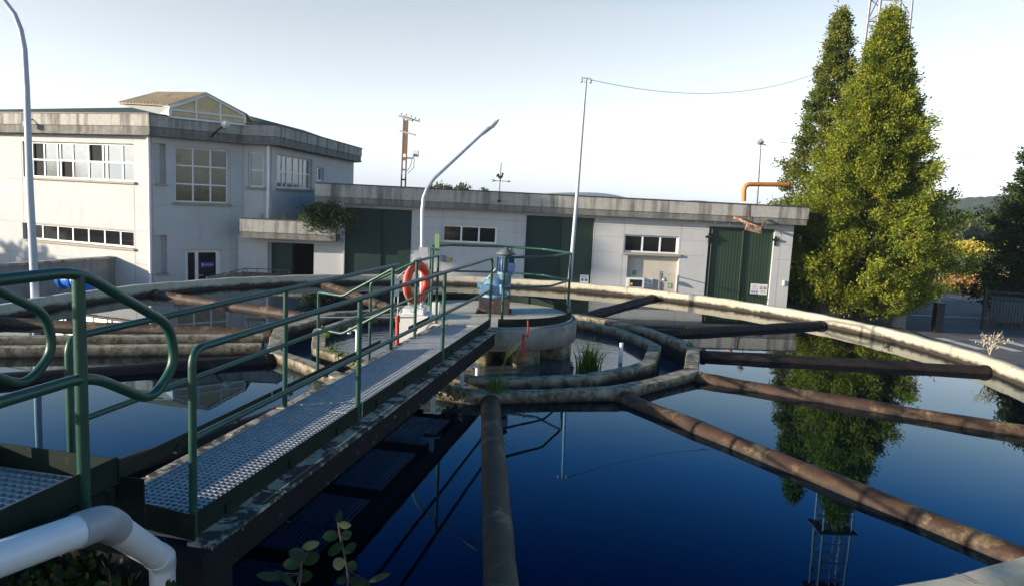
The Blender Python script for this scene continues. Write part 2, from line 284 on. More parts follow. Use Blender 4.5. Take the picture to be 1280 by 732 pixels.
def conifer(name, loc, H, prof, nb, ncl, nl, leaf, label, cat='tree', z0=1.0, lsize=.13, seed=1, group=None, trunk_r=.16, mat_=None, spread=.13):
    """prof(h in 0..1) -> crown radius; branches reach out of the trunk, clumps ride on their outer half"""
    rs = random.Random(seed); root = thing(name, loc, label, cat, group); x, y, z = loc
    mb = MB(); mb.tube([(x,y,z), (x+.05,y,z+H*.3), (x-.03,y+.04,z+H*.65), (x,y,z+H*.97)], [trunk_r*1.2, trunk_r, trunk_r*.5, .02], 9)
    C = []; D = []; ctr = Vector((x, y, 0))
    for i in range(nb):
        h = (i+.5)/nb; h = h**1.05; ang = i*2.39996+rs.uniform(-.3, .3)
        r = prof(h)*(rs.uniform(.62, 1.0) if i % 3 else rs.uniform(.95, 1.16)); zb = z+z0+(H-z0)*h
        d = Vector((math.cos(ang), math.sin(ang), 0)); up = .18+.5*h+rs.uniform(-.1, .1)
        tip = Vector((x, y, zb))+d*r+Vector((0, 0, r*up*.25)); base = Vector((x, y, max(z+.3, zb-r*.28)))
        if i % 2 == 0 and r > .5: mb.tube([base, base.lerp(tip, .5)+Vector((0,0,-.06*r)), tip], [.035+.012*r, .02+.006*r, .006], 5)
        for k in range(ncl):
            t = 1-abs(rs.gauss(0, .30)); t = max(.15, min(1.03, t)); q = base.lerp(tip, t); sp = .03+.13*r*(1.15-t*.7)
            q += Vector((rs.gauss(0, sp), rs.gauss(0, sp), rs.gauss(0, sp*.7)))
            C.append(q); dd = (d*1.0+Vector((rs.gauss(0,.3), rs.gauss(0,.3), .55+rs.gauss(0,.3)))).normalized(); D.append(dd)
    for k in range(14): C.append((x+rs.gauss(0,.03), y+rs.gauss(0,.03), z+H*(.93+.09*k/14))); D.append((0,0,1))
    mb.build('trunk', M_bark, root)
    leafmesh('crown', [tuple(c) for c in C], [tuple(d) for d in D], nl, lsize, spread, leaf, root, along=.28, flat=.55)
    return root
def bushy(name, loc, rx, ry, H, ncl, nl, leaf, label, cat, group=None, lsize=.15, seed=3, base=.15, trunk=True, spread=.15):
    rs = random.Random(seed); root = thing(name, loc, label, cat, group); x, y, z = loc; C = []; D = []
    lob = [(rs.uniform(0, 2*PI), rs.uniform(.3, 1), rs.uniform(.35, .6)) for _ in range(9)]
    for i in range(ncl):
        a, hh, s = lob[i % 9]; hh2 = hh*.75+.1
        v = Vector((rs.gauss(0,1), rs.gauss(0,1), rs.gauss(0,1))).normalized()*rs.uniform(.6, 1)*s
        q = Vector((x+(math.cos(a)*.55+v.x)*rx, y+(math.sin(a)*.55+v.y)*ry, z+H*base+max(0, (hh2-.12+v.z*.45))*H*(1-base)*.9))
        C.append(tuple(q)); D.append(tuple((v+Vector((0,0,.5))).normalized()))
    if trunk:
        mb = MB(); mb.tube([(x,y,z-.1), (x+.05*rx,y,z+H*.35), (x,y,z+H*.7)], [.035*H, .025*H, .008*H], 7)
        for k in range(4): a = k*1.7; mb.tube([(x+.03*rx,y,z+H*(.25+.08*k)), (x+math.cos(a)*rx*.5, y+math.sin(a)*ry*.5, z+H*(.5+.08*k))], [.016*H, .005*H], 5)
        mb.build('trunk', M_bark, root)
    leafmesh('crown' if trunk else 'foliage', C, D, nl, lsize, spread, leaf, root, along=.1, flat=.7)
    return root

# ================================================================== THE SETTING
CX, CY = -.37, 11.615; GZ = -2.05
def pol(r, a, z=0): return Vector((CX+r*math.cos(R(a)), CY+r*math.sin(R(a)), z))
mb = MB(); mb.add([(-1480,-380,GZ),(1480,-380,GZ),(1480,1400,GZ),(-1480,1400,GZ)], [(0,1,2,3)]); mb.build('ground', M_grass, kind='structure')
mb = MB(); mb.add([(-60,-20,GZ+.004),(34,-20,GZ+.004),(34,30.5,GZ+.004),(60,30.5,GZ+.004),(60,44,GZ+.004),(15.2,44,GZ+.004),(15.2,30.5,GZ+.004),(-60,30.5,GZ+.004)], [tuple(range(8))])
mb.build('road', M_asph, kind='structure')
mb = MB()                                                               # painted parking stripes beyond the rim
for i in range(5):
    a = Vector((16.2+i*1.25, 27.2-i*.02, GZ+.008)); d = Vector((.30, -2.1, 0)); wv = Vector((.42, .03, 0)); mb.add([a, a+wv, a+wv+d, a+d], [(0,3,2,1)])
mb.add([(15.5,33.2,GZ+.008),(40,34.4,GZ+.008),(40,34.62,GZ+.008),(15.5,33.42,GZ+.008)], [(0,1,2,3)])
mb.build('road_markings', M_line, kind='structure')
mb = MB(); mb.prism([(11.3,23.3),(15.0,22.6),(15.9,30.4),(11.5,31.5)], GZ, GZ+.12); mb.build('verge', M_grass, kind='structure')
# raised bank on the viewer's side of the tank
mb = MB(); rs = random.Random(4); na, nr = 60, 22; V = []
for i in range(na+1):
    a = 172+(368-172)*i/na; e = min(1, min(a-172, 368-a)/26); e = e*e*(3-2*e)
    for j in range(nr+1):
        r = 8.235+(j/nr)**1.3*11; f = 1 if r < 11.5 else max(0, 1-(r-11.5)/6.5); f = f*f*(3-2*f)
        z = GZ-.05+(2.05+.08)*f*e+rs.uniform(-.03, .03)*(j > 0); p = pol(r, a); V.append((p.x, p.y, z))
mb.add(V, [(i*(nr+1)+j, (i+1)*(nr+1)+j, (i+1)*(nr+1)+j+1, i*(nr+1)+j+1) for i in range(na) for j in range(nr)], 0, True)
mb.build('embankment', M_soil, kind='structure')
# water: tank, launder ring, centre well
mb = MB(); n = 144; V = []
def polyr(rv_, a):                                                      # radius of a dodecagon (vertices at 0,30,..) at angle a
    k = (a % 30)-15; return rv_*math.cos(R(15))/math.cos(R(k))
for i in range(n):
    a = 360*i/n; V.append(pol(8.10, a, 0)); V.append(pol(polyr(3.36, a), a, 0))
mb.add(V, [(2*i, 2*((i+1)%n), 2*((i+1)%n)+1, 2*i+1) for i in range(n)]); mb.build('water', M_water, kind='structure')
mb = MB(); V = []
for i in range(n):
    a = 360*i/n; V.append(pol(polyr(3.36, a), a, -.24)); V.append(pol(polyr(2.75, a), a, -.24))
mb.add(V, [(2*i, 2*((i+1)%n), 2*((i+1)%n)+1, 2*i+1) for i in range(n)]); mb.build('launder_water', M_launw, kind='structure')
mb = MB(); V = [pol(polyr(2.76, 360*i/n), 360*i/n, -.03) for i in range(n)]; mb.add(V, [tuple(range(n))]); mb.build('well_water', M_well, kind='structure')

# ================================================================== THE TANK
mb = MB(); rs = random.Random(2); seg = 240
prof = [(8.065,-1.2), (8.065,.195), (8.085,.222), (8.21,.228), (8.245,.205), (8.245,-2.2)]; V = []
for (r, z) in prof:
    for k in range(seg):
        a = 360*k/seg; dz = .006*math.sin(k*1.7)+.005*math.sin(k*.61+1) if z > 0 else 0; dr = .006*math.sin(k*.9+z*30)
        V.append(pol(r+dr, a, z+dz))
mb.add(V, [(i*seg+k, (i+1)*seg+k, (i+1)*seg+(k+1)%seg, i*seg+(k+1)%seg) for i in range(len(prof)-1) for k in range(seg)], 0, True)
for k in range(0, 360, 12):                                             # casting joints
    a0, a1 = k+5.0, k+5.09
    mb.add([pol(8.062,a0,.05), pol(8.062,a1,.05), pol(8.062,a1,.2), pol(8.062,a0,.2), pol(8.085,a0,.236), pol(8.085,a1,.236), pol(8.22,a1,.24), pol(8.22,a0,.24)], [(0,1,2,3),(3,2,5,4),(4,5,6,7)], 1)
tag(mb.build('tank_wall', [M_rim, M_laund]), 'long round concrete rim wall enclosing the whole dark blue tank', 'tank wall')
def ringwall(name, ro, ri, z0, z1, label):
    mb = MB(); rs = random.Random(ro); 
    po = []; pi_ = []
    for k in range(12):
        j = rs.uniform(-.03, .03)
        for s in range(4):
            a = 30*k+s*7.5; po.append(pol(polyr(ro, a)+rs.uniform(-.012,.012), a)); pi_.append(pol(polyr(ri, a)+rs.uniform(-.012,.012), a))
    n = len(po)
    for i in range(n):
        j = (i+1) % n; za = z1+.012*math.sin(i*1.3); zb = z1+.012*math.sin(j*1.3) if j else z1; o1, o2, i1, i2 = po[i], po[j], pi_[i], pi_[j]; e = .009
        def q(p, z, k=0): d = (Vector((CX,CY,0))-p).normalized()*k; return (p.x+d.x, p.y+d.y, z)
        mb.add([q(o1,z0),q(o2,z0),q(o2,zb-e),q(o1,za-e),q(o2,zb,e),q(o1,za,e),q(i2,zb,-e),q(i1,za,-e),q(i2,zb-e),q(i1,za-e),q(i2,z0),q(i1,z0)],
               [(0,1,2,3),(3,2,4,5),(5,4,6,7),(7,6,8,9),(9,8,10,11)])
    return tag(mb.build(name, M_laund), label, 'concrete wall')
ringwall('launder_wall', 3.50, 3.29, -.9, .125, 'outer twelve-sided mossy concrete wall where the rusty pipes end')
ringwall('launder_wall', 2.86, 2.66, -.9, .13, 'inner twelve-sided mossy concrete wall around the pale rippled well')
# outlet channel walls
dch = Vector((math.cos(R(197)), math.sin(R(197)), 0)); nch = Vector((-dch.y, dch.x, 0)); c0 = Vector((CX, CY, 0))
for s, lab in ((.36, 'concrete channel wall nearer the walkway, running left to the rim'), (-.36, 'concrete channel wall farther from the walkway, behind its twin')):
    mb = MB(); a = c0+dch*3.48+nch*s; b = c0+dch*8.08+nch*s; mb.bar((a.x,a.y,-.34), (b.x,b.y,-.34), .17, .94)
    tag(mb.build('channel_wall', M_laund, bevel=.012), lab, 'concrete wall')
# radial pipes
plab = {-87:'rusty pipe running straight down the photo from the launder towards the viewer', -59:'long rusty pipe crossing the lower right water to the right edge', -30:'rusty pipe crossing the tree reflection, second from the bottom on the right',
 -2:'dark pipe lying level just above the tree reflection, ending at the right rim', 28:'dark pipe ending under the white wall end beside the double green door', 60:'short dark pipe slanting up to the rim below the wall boxes',
 90:'pipe half hidden behind the round pier and its guard rail', 124:'tan rusty pipe slanting to the far rim behind the left stair rails', 154:'tan rusty pipe whose far end meets the rim below the glazed office door',
 182:'rusty brown pipe lying just behind the two channel walls at left', -147:'dark pipe just in front of the channel walls at left', -115:'dark rusty pipe running under the walkway beside its near left post'}
for a, lab in plab.items():
    mb = MB(); darkp = a in (-2, 28, 60, 90, -147, -115)
    pts = [pol(3.42+(8.08-3.42)*i/14, a, -.002+.006*math.sin(i*1.1+a)) for i in range(15)]; mb.tube(pts, [.113+.004*math.sin(i*2.1) for i in range(15)], 18)
    for rr in (3.52, 8.0): mb.tube([pol(rr-.03, a, 0), pol(rr+.03, a, 0)], .126, 18)
    o = mb.build('radial_pipe', M_rust_dark if darkp else M_rust); tag(o, lab, 'pipe', 'rusty pipes radiating across the tank')

# ------------------------------------------------------------------ central pier
pier = thing('central_pier', (CX, CY, -.9), 'round grey concrete pier at the tank centre carrying the blue motor', 'pier')
mb = MB(); mb.lathe([(1.34,.20),(1.44,.20),(1.445,.49),(1.425,.525),(1.38,.532),(1.38,.30)], (CX,CY,0), 64); mb.lathe([(.0,.21),(1.34,.21)], (CX,CY,0), 64)
mb.build('ring_beam', M_pier, pier)
mb = MB(); mb.lathe([(0,.538),(1.37,.538),(1.375,.50),(1.375,.22)], (CX,CY,0), 64, smooth=False); mb.build('deck', M_deck, pier)
mb = MB(); a0, a1 = R(-82), R(158)
for k in range(40):
    a = a0+(a1-a0)*k/40; b = a0+(a1-a0)*(k+1)/40; i1, i2 = 1.345, 1.355
    P_ = lambda r, t, z: (CX+r*math.cos(t), CY+r*math.sin(t), z)
    mb.hexa([P_(i1,a,.542),P_(i2,a,.542),P_(i2,b,.542),P_(i1,b,.542),P_(i1,a,.66),P_(i2,a,.66),P_(i2,b,.66),P_(i1,b,.66)])
mb.build('toe_plate', M_greend, pier)
for a, wd_ in ((-98,.5),(-62,.42),(-25,.42),(20,.42),(75,.45),(120,.45),(165,.5),(-140,.5)):
    mb = MB(); p0 = pol(.85, a); p1 = pol(1.40, a); mb.bar((p0.x,p0.y,-.35), (p1.x,p1.y,-.35), wd_, 1.10)
    mb.build('support_block', M_block, pier, bevel=.03)
mb = MB(); mb.lathe([(.0,.17),(.6,.17),(.6,-.9)], (CX,CY,0), 32); mb.build('column', M_pier, pier)

# guard rail around the pier
def rail_set(parent, path, posts, zt, zm, r=.021, foot=.54, kb=True):
    mb = MB(); mb.tube(bend([(p[0],p[1],zt) for p in path], .07), r, 12); mb.build('top_rail', M_green, parent)
    mb = MB(); mb.tube(bend([(p[0],p[1],zm) for p in path], .05), r*.85, 12); mb.build('mid_rail', M_green, parent)
    for p in posts:
        mb = MB(); mb.tube([(p[0],p[1],foot), (p[0],p[1],zt)], r, 12); mb.tube([(p[0],p[1],foot), (p[0],p[1],foot+.012)], .05, 12); mb.build('post', M_green, parent)
gr = thing('guard_rail', (CX, CY, .54), 'angular green pipe guard rail around the far side of the round pier', 'railing')
pth = [(-.13,10.52), (.0,10.62), (.60,11.15), (.96,12.1), (.55,12.75), (-.05,12.95), (-1.1,12.7), (-1.4,12.1), (-1.28,11.35)]
rail_set(gr, pth, [(-.13,10.52), (.96,12.1), (-.05,12.95), (-1.4,12.1), (-1.28,11.35)], 1.53, 1.07)

# ------------------------------------------------------------------ walkway bridge
ux, uy = .192, .981
def W(t, o, z): return Vector((-1.61+t*ux-o*uy, 3.58+t*uy+o*ux, z))
wk = thing('walkway_bridge', W(3.4, .37, .25), 'long straight grated walkway leading from lower left to the pier', 'walkway')
def grating(parent, t0, t1, o0, o1, z, dt=.045, do=.040, name='grating'):
    mb = MB(); n = int((o1-o0)/do)
    for i in range(n+1): o = o0+(o1-o0)*i/n; mb.bar(W(t0,o,z-.014), W(t1,o,z-.014), .0045, .028)
    n = int((t1-t0)/dt)
    for i in range(n+1): t = t0+(t1-t0)*i/n; mb.bar(W(t,o0,z-.010), W(t,o1,z-.010), .006, .018)
    for a, b in ((W(t0,o0,z-.015),W(t1,o0,z-.015)),(W(t0,o1,z-.015),W(t1,o1,z-.015)),(W(t0,o0,z-.015),W(t0,o1,z-.015)),(W(t1,o0,z-.015),W(t1,o1,z-.015))): mb.bar(a, b, .006, .032)
    return mb.build(name, M_grate, parent)
for a, b in ((.02,2.28),(2.30,4.62),(4.64,5.30),(5.32,6.72)): grating(wk, a, b, .03, .70, .532)
for o0, o1 in ((-.125,.03),(.70,.83)):
    mb = MB(); oc = (o0+o1)/2
    mb.bar(W(-.02,oc,.385), W(6.75,oc,.385), .105, .20); b_ = mb.build('side_beam', M_beam, wk, bevel=.008)
    mb = MB(); rs = random.Random(int(o0*100)+50); t = -.02
    while t < 6.7:
        t2 = min(6.75, t+rs.uniform(.5, .9)); mb.bar(W(t,oc,.497), W(t2-.02,oc,.497), abs(o1-o0)-rs.uniform(0,.015), .022); t = t2
    mb.build('ledge', M_beamtop, wk, bevel=.004)
for t in (.3,1.6,2.9,4.2,5.5,6.6): mb = MB(); mb.bar(W(t,-.05,.43), W(t,.8,.43), .06, .08); mb.build('cross_beam', M_beam, wk)
for o, sg in ((.0, 1), (.84, -1)):
    mb = MB()
    for t0, t1 in (((0,2.2),(2.22,4.52),(4.54,6.78)) if sg > 0 else ((0,2.25),(2.27,4.72),(5.7,6.6))):
        mb.bar(W(t0,o,.611 if sg < 0 else .594), W(t1,o,.611 if sg < 0 else .594), .006, .092 if sg < 0 else .13)
        k = t0+.3
        while k < t1: mb.bar(W(k,o,.545), W(k,o,.60), .03, .05, up=(ux,uy,0)); k += .72
    mb.build('kickboard', M_greend, wk)
mb = MB(); mb.bar(W(.02,-.13,.02), W(.08,1.35,.02), .26, .94); mb.build('shade_block', M_beam, wk, bevel=.01)  # dark block added below the near end, standing in for shade on the water
mb = MB(); mb.bar(W(-.03,-.03,.60), W(.10,.85,.60), .008, .14); mb.build('end_kickboard', M_greend, wk)
for t, o in ((3.85,-.1),(5.0,-.1),(3.85,.84)):                          # steel feet standing on the launder wall
    mb = MB(); a = W(t,o,.30); mb.bar(a, (a.x,a.y,.14), .05, .05, up=(1,0,0)); mb.box(a.x-.09,a.x+.09,a.y-.06,a.y+.06,.128,.142); mb.build('support_leg', M_galv, wk)
# right hand railing
mb = MB(); mb.tube(bend([W(0,0,.54), W(0,0,1.536), W(6.80,0,1.536), W(6.80,0,.54)], .09, 6), .021, 14); mb.build('top_rail', M_green, wk)
mb = MB(); mb.tube([W(0,0,1.07), W(6.80,0,1.07)], .0185, 12); mb.build('mid_rail', M_green, wk)
for t in (2.12, 4.46): mb = MB(); mb.tube([W(t,0,.53), W(t,0,1.52)], .021, 12); mb.build('post', M_green, wk)
# left hand railing
mb = MB(); mb.tube(bend([W(0,.73,.54), W(0,.73,1.536), W(4.95,.73,1.536)], .09, 6), .021, 14); mb.build('top_rail', M_green, wk)
mb = MB(); mb.tube([W(0,.73,1.07), W(4.9,.73,1.07)], .0185, 12); mb.build('mid_rail', M_green, wk)
for t in (2.28, 4.78): mb = MB(); mb.tube([W(t,.73,.53), W(t,.73,1.52)], .021, 12); mb.build('post', M_green, wk)
# stair rails leaving the walkway on its left
st = thing('stair_rail', (-1.9, 8.9, .14), 'pair of green rails stepping down left beside the lifebuoy', 'railing')
for z0, nm in ((0, 'top_rail'), (-.46, 'mid_rail')):
    mb = MB(); pts = [W(4.78,.73,1.50+z0), (-2.04,8.62,1.12+z0), (-2.40,8.86,1.12+z0)]+([(-2.40,8.86,.13)] if z0 == 0 else []); mb.tube(bend(pts, .05), .019, 12); mb.build(nm, M_green, st)
    mb = MB(); pts = ([(-1.85,9.35,.13)] if z0 == 0 else [])+[(-1.85,9.35,1.21+z0), (-1.24,9.22,1.53+z0), (-1.08,10.3,1.53+z0)]+([(-1.08,10.3,.55)] if z0 == 0 else []); mb.tube(bend(pts, .05), .019, 12); mb.build(nm, M_green, st)
mb = MB(); mb.tube([(-1.24,9.22,.53), (-1.24,9.22,1.52)], .02, 12); mb.build('post', M_green, st)
def WL(t, o, z): return W(t, o+.11, z)
# landing by the viewer, with its loop ended handrails
ld = thing('landing', WL(-1.2, .37, .8), 'raised grated landing at the lower left corner with loop ended handrails', 'platform')
grating(ld, -2.6, -.42, .14, .81, .98)
mb = MB()
for o in (0., .73): mb.bar(WL(-2.6,o,1.035), WL(-.40,o,1.035), .006, .13)
mb.bar(WL(-.40,-.01,1.03), WL(-.40,.74,1.03), .006, .12); mb.build('kickboard', M_greend, ld)
mb = MB(); mb.bar(WL(-.30,-.06,.76), WL(-.30,.80,.76), .008, .40); mb.build('riser', M_greend, ld)
mb = MB()
for o in (.03, .72): mb.bar(WL(-2.6,o,.915), WL(-.44,o,.915), .05, .08)
mb.bar(WL(-.44,.0,.915), WL(-.44,.75,.915), .05, .08)
mb.build('side_beam', M_beam, ld, bevel=.006)
for t in (-.60, -2.4):
    for o in (.50, .66): mb = MB(); mb.bar(WL(t,o,.875), WL(t,o,-.1), .07, .07, up=(1,0,0)); mb.build('leg', M_beam, ld)
for o in (0., .73):
    mb = MB(); mb.tube(bend([WL(-3.2,o,1.98), WL(-.60,o,1.98), WL(-.02,o,1.66), WL(.02,o,1.45), WL(-.16,o,1.30), WL(-.55,o,1.52), WL(-3.2,o,1.52)], .12, 8), .024, 16); mb.build('loop_handrail', M_green, ld)
    mb = MB(); mb.tube([WL(-.60,o,.93), WL(-.60,o,1.97)], .026, 16); mb.build('post', M_green, ld)
# white waste pipe beside the landing
wp = thing('waste_pipe', (-1.62, 3.3, 0), 'thick white plastic pipe with a grey elbow at the lower left', 'pipe')
p0, p1, p2 = onY(-60, 719, 2.28), onY(130, 651, 2.85), onY(205, 700, 3.5)
dd = (p1-p0).normalized()
mb = MB(); mb.tube([p0-dd*1.5, p1-dd*.10], .066, 28); mb.build('pipe', M_white_pipe, wp)
d2 = (p2-p1).normalized()
mb = MB(); mb.tube(bend([p1-dd*.13, p1, p1+d2*.13], .12, 8), .072, 28); mb.build('elbow', M_grey_pipe, wp)
mb = MB(); mb.tube([p1+d2*.08, p2-d2*.09], .065, 28); mb.build('pipe', M_white_pipe, wp)
mb = MB(); mb.tube(bend([p2-d2*.12, p2, p2+Vector((0,0,-.14))], .12, 8), .070, 28); mb.build('elbow', M_white_pipe, wp)
mb = MB(); mb.tube([p2+Vector((0,0,-.08)), (p2.x,p2.y,-.05)], .066, 28); mb.build('pipe', M_white_pipe, wp)
for k in (.30,.23): q = p1-dd*k+Vector((.035,-.052,.018)); mb = MB(); mb.tube([q, q+Vector((.006,-.004,-.018))], .003, 6); mb.build('mark', M_black, wp)

# ------------------------------------------------------------------ things on and around the pier
pm = thing('pump_motor', (-.25, 11.7, .54), 'blue geared motor under a grey conical cap on the round pier', 'motor')
mb = MB(); mb.box(-.53,-.03,11.47,11.97,.54,.79); mb.box(-.57,.01,11.43,12.01,.54,.56); mb.build('pedestal', M_pedestal, pm, bevel=.012)
mb = MB(); mb.lathe([(.0,.79),(.23,.79),(.23,.84),(.19,.86),(.21,.91),(.21,.97),(.15,1.06),(.09,1.09),(0,1.09)], (-.30,11.72,0), 20)
for k in range(6): a = k*PI/3; mb.bar((-.30+.2*math.cos(a),11.72+.2*math.sin(a),.94), (-.30+.27*math.cos(a),11.72+.27*math.sin(a),.94), .03, .14)
mb.box(-.52,-.36,11.45,11.60,.86,1.0); mb.build('gear_housing', M_bluel, pm, bevel=.006)
mb = MB(); mb.lathe([(.0,1.02),(.09,1.02),(.09,1.14),(.13,1.16),(.13,1.20)], (-.13,11.72,0), 20); mb.build('flange', M_bluel, pm)
mb = MB(); mb.lathe([(.11,1.18),(.125,1.19),(.125,1.46),(.09,1.48),(0,1.48)], (-.13,11.72,0), 20)
for k in range(16): a = k*PI/8; mb.bar((-.13+.118*math.cos(a),11.72+.118*math.sin(a),1.32), (-.13+.142*math.cos(a),11.72+.142*math.sin(a),1.32), .008, .24)
mb.box(-.09,.03,11.56,11.63,1.22,1.36); mb.build('motor_body', M_blued, pm)
mb = MB(); mb.lathe([(0,1.47),(.165,1.485),(.17,1.495),(.04,1.575),(.02,1.60),(0,1.60)], (-.13,11.72,0), 24); mb.build('cap', M_cover, pm)
mb = MB(); mb.tube([(-.42,11.55,1.08), (-.28,11.52,1.26)], .008, 8); mb.build('lever', M_galv, pm)
# bent lamp post standing beside the pier
lp = thing('lamp_post', (-1.36, 10.85, .3), 'short bent grey lamp post rising behind the lifebuoy', 'street lamp')
pp = [Vector((-1.36,10.85,.3))]+[onY(x, y, 10.85+.82*k) for x, y, k in ((527.6,310,0.),(528,262,.05),(529.5,247,.08),(534,235,.12),(543,223,.2),(575,193.5,.6),(605,165.5,.93))]
mb = MB(); mb.tube(pp, [.032,.030,.028,.027,.026,.025,.023,.021], 14); mb.build('pole', M_galv, lp)
h0, h1, h2 = onY(602,168,11.6), onY(611,160,11.68), onY(624,149.5,11.75)
mb = MB(); mb.tube([h0, h1], [.032,.045], 12); mb.build('lamp_socket', M_pole, lp)
mb = MB(); mb.tube([h1, h1.lerp(h2,.3), h1.lerp(h2,.7), h2], [.038,.052,.034,.008], 12); mb.build('lamp_head', M_whitep, lp)
mb = MB(); mb.box(-1.43,-1.29,10.79,10.83,1.32,1.60); mb.build('bracket_plate', M_galv, lp)
# lifebuoy
lb_c = onY(521, 353, 10.02)
lb = thing('lifebuoy', lb_c, 'orange red lifebuoy hanging on the green rail of the walkway', 'lifebuoy')
e1 = Vector((math.sin(R(27)), math.cos(R(27)), 0)); e2 = Vector((0,0,1)); nn = e1.cross(e2)
mb = MB(); V = []; ns, nq = 40, 14
for i in range(ns):
    a = 2*PI*i/ns
    for j in range(nq):
        b = 2*PI*j/nq; V.append(lb_c+(e1*math.cos(a)+e2*math.sin(a))*(.24+.068*math.cos(b))+nn*.052*math.sin(b))
mb.add(V, [(i*nq+j, ((i+1)%ns)*nq+j, ((i+1)%ns)*nq+(j+1)%nq, i*nq+(j+1)%nq) for i in range(ns) for j in range(nq)], 0, True); mb.build('ring', M_ring, lb)
mb = MB()
for k in range(4):
    pts = []
    for j in range(9):
        a = PI/4+k*PI/2+j/8*PI/2; rr = .315+.03*math.sin(PI*j/8); pts.append(lb_c+(e1*math.cos(a)+e2*math.sin(a))*rr+nn*.02)
    mb.tube(pts, .007, 6)
pts = [lb_c+e2*.3+e1*.05, lb_c+Vector((-.1,-.15,.1)), lb_c+Vector((-.12,-.2,-.15)), lb_c+Vector((-.05,-.12,-.42)), lb_c+Vector((.05,-.02,-.36)), lb_c+Vector((.06,.03,-.1))]; mb.tube(bend(pts,.1), .006, 6)
mb.build('rope', M_rope, lb)
def slab(name, c, sx, sy, sz, m_, label, cat, rz=0, **k):
    mb = MB(); cs, sn = math.cos(rz), math.sin(rz); f = lambda x, y, z: (c[0]+x*cs-y*sn, c[1]+x*sn+y*cs, c[2]+z); a, b, d = sx/2, sy/2, sz/2
    mb.hexa([f(-a,-b,-d),f(a,-b,-d),f(a,b,-d),f(-a,b,-d),f(-a,-b,d),f(a,-b,d),f(a,b,d),f(-a,b,d)]); o = mb.build(name, m_, bevel=.004, **k)
    return tag(o, label, cat) if label else o
slab('notice_board', onY(495,358.5,9.3), .09, .012, .25, M_whitep, 'small blank white board tied to the stair rail left of the lifebuoy', 'sign', .5)
mb = MB(); a = onY(497,346,9.3); b = onY(517,325,9.25); mb.tube([onY(500,385,9.6), onY(492,392,9.3), onY(493,371,9.3), onY(495,358,9.31), a, a.lerp(b,.5)-Vector((0,0,.03)), b], .004, 6)
tag(mb.build('cord', M_rope), 'thin pale cord holding the small white board to the rail', 'cord')
mb = MB(); mb.box(-1.66,-1.22,10.55,11.05,-.2,.60); mb.box(-1.62,-1.3,10.62,10.98,.6,.69); tag(mb.build('concrete_plinth', M_whitep, bevel=.015), 'white painted plinth under the bent lamp post', 'plinth')
slab('junction_box', onY(545,386,11.2), .12, .08, .22, M_whitep, 'small pale junction box at the left foot of the pier guard rail', 'box')
slab('green_plate', onY(546.7,303,11.6), .075, .02, .27, plain('light_green_plate', (.16,.26,.12), .6), 'upright light green plate on top of the rail beside the lamp post', 'plate')
def rod(name, pts, r, m_, label, cat='rod', g=None):
    mb = MB(); mb.tube(pts, r, 10); return tag(mb.build(name, m_), label, cat, g)
v1 = thing('valve_rod', (onY(497,424,9.5)), 'orange red valve rod standing left of the lifebuoy', 'valve')
mb = MB(); mb.tube([onY(498,366,9.6), onY(497,396,9.6)], .008, 8); mb.build('handle', M_galv, v1)
mb = MB(); mb.tube([onY(497,395,9.6), onY(496.5,432,9.6)], .027, 10); mb.tube([onY(497,394,9.6), onY(497,402,9.6)], .034, 10); mb.build('tube', M_red, v1)
v2 = thing('valve_rod', (onY(654,455,10.0)), 'red valve rod hanging on the front of the round pier', 'valve')
mb = MB(); mb.tube([onY(660,400,10.0), onY(660,422,10.0)], .012, 8); mb.build('handle', M_red, v2)
mb = MB(); mb.tube([onY(654.5,417,9.98), onY(653.5,452,9.98)], .022, 10); mb.tube([onY(654.5,418,9.98), onY(660,420,9.98)], .016, 8); mb.build('tube', M_red, v2)
mb = MB(); mb.tube([(-3.1,9.9,.60),(-1.4,10.3,.62)], .012, 8); tag(mb.build('guide_bar', M_galv), 'thin grey bar reaching from the white plinth over the well', 'bar')
def hookpipe(x, y, Y, w_, h_, label):
    q = onY(x, y, Y); mb = MB(); mb.tube(bend([(q.x-w_,q.y,q.z-.07),(q.x-w_,q.y,q.z),(q.x,q.y,q.z),(q.x,q.y,-.2)], .05, 6), .028, 12); tag(mb.build('vent_pipe', M_whitep), label, 'pipe', 'white vent pipes in the well')
hookpipe(447, 411, 10.2, .12, .2, 'white hooked vent pipe in the left part of the well')
hookpipe(597, 456, 9.6, .11, .2, 'white hooked vent pipe beneath the walkway end')
rod('vent_pipe', [onY(777,428,10.9), Vector((onY(777,428,10.9).x, 10.9, -.2))], .03, M_whitep, 'straight white stub pipe in the right part of the well', 'pipe', 'white vent pipes in the well')
def grassclump(name, loc, n, L, label, lean=(0,0), seed=1, wdt=.012):
    rs = random.Random(seed); mb = MB()
    for i in range(n):
        a = rs.uniform(0, 2*PI); l = L*rs.uniform(.5, 1.1); out = rs.uniform(.25, .95)*l; b = Vector(loc)+Vector((rs.gauss(0,.06), rs.gauss(0,.06), 0)); dx = Vector((math.cos(a)*out+lean[0]*l, math.sin(a)*out+lean[1]*l, 0))
        sd_ = Vector((-math.sin(a), math.cos(a), 0))*wdt*rs.uniform(.6, 1.2); V = []
        for k in range(6):
            t = k/5; p = b+dx*t*t+Vector((0,0,l*(1.5*t-1.0*t*t*(out/l+.25)))); wv = sd_*(1-t*.95); V += [p-wv, p+wv]
        mb.add(V, [(2*k,2*k+1,2*k+3,2*k+2) for k in range(5)], 0, True)
    return tag(mb.build(name, L_grass), label, 'grass')
q = at(735,465,-.05); grassclump('grass_clump', (q.x, q.y, -.06), 210, .55, 'tall grass clump growing in the well right of the pier', (.08,-.05), 3)
q = at(618,489,.12); grassclump('grass_clump', (q.x, q.y, .12), 90, .24, 'small grass tuft on the launder where a pipe joins', (0,0), 5, .006)
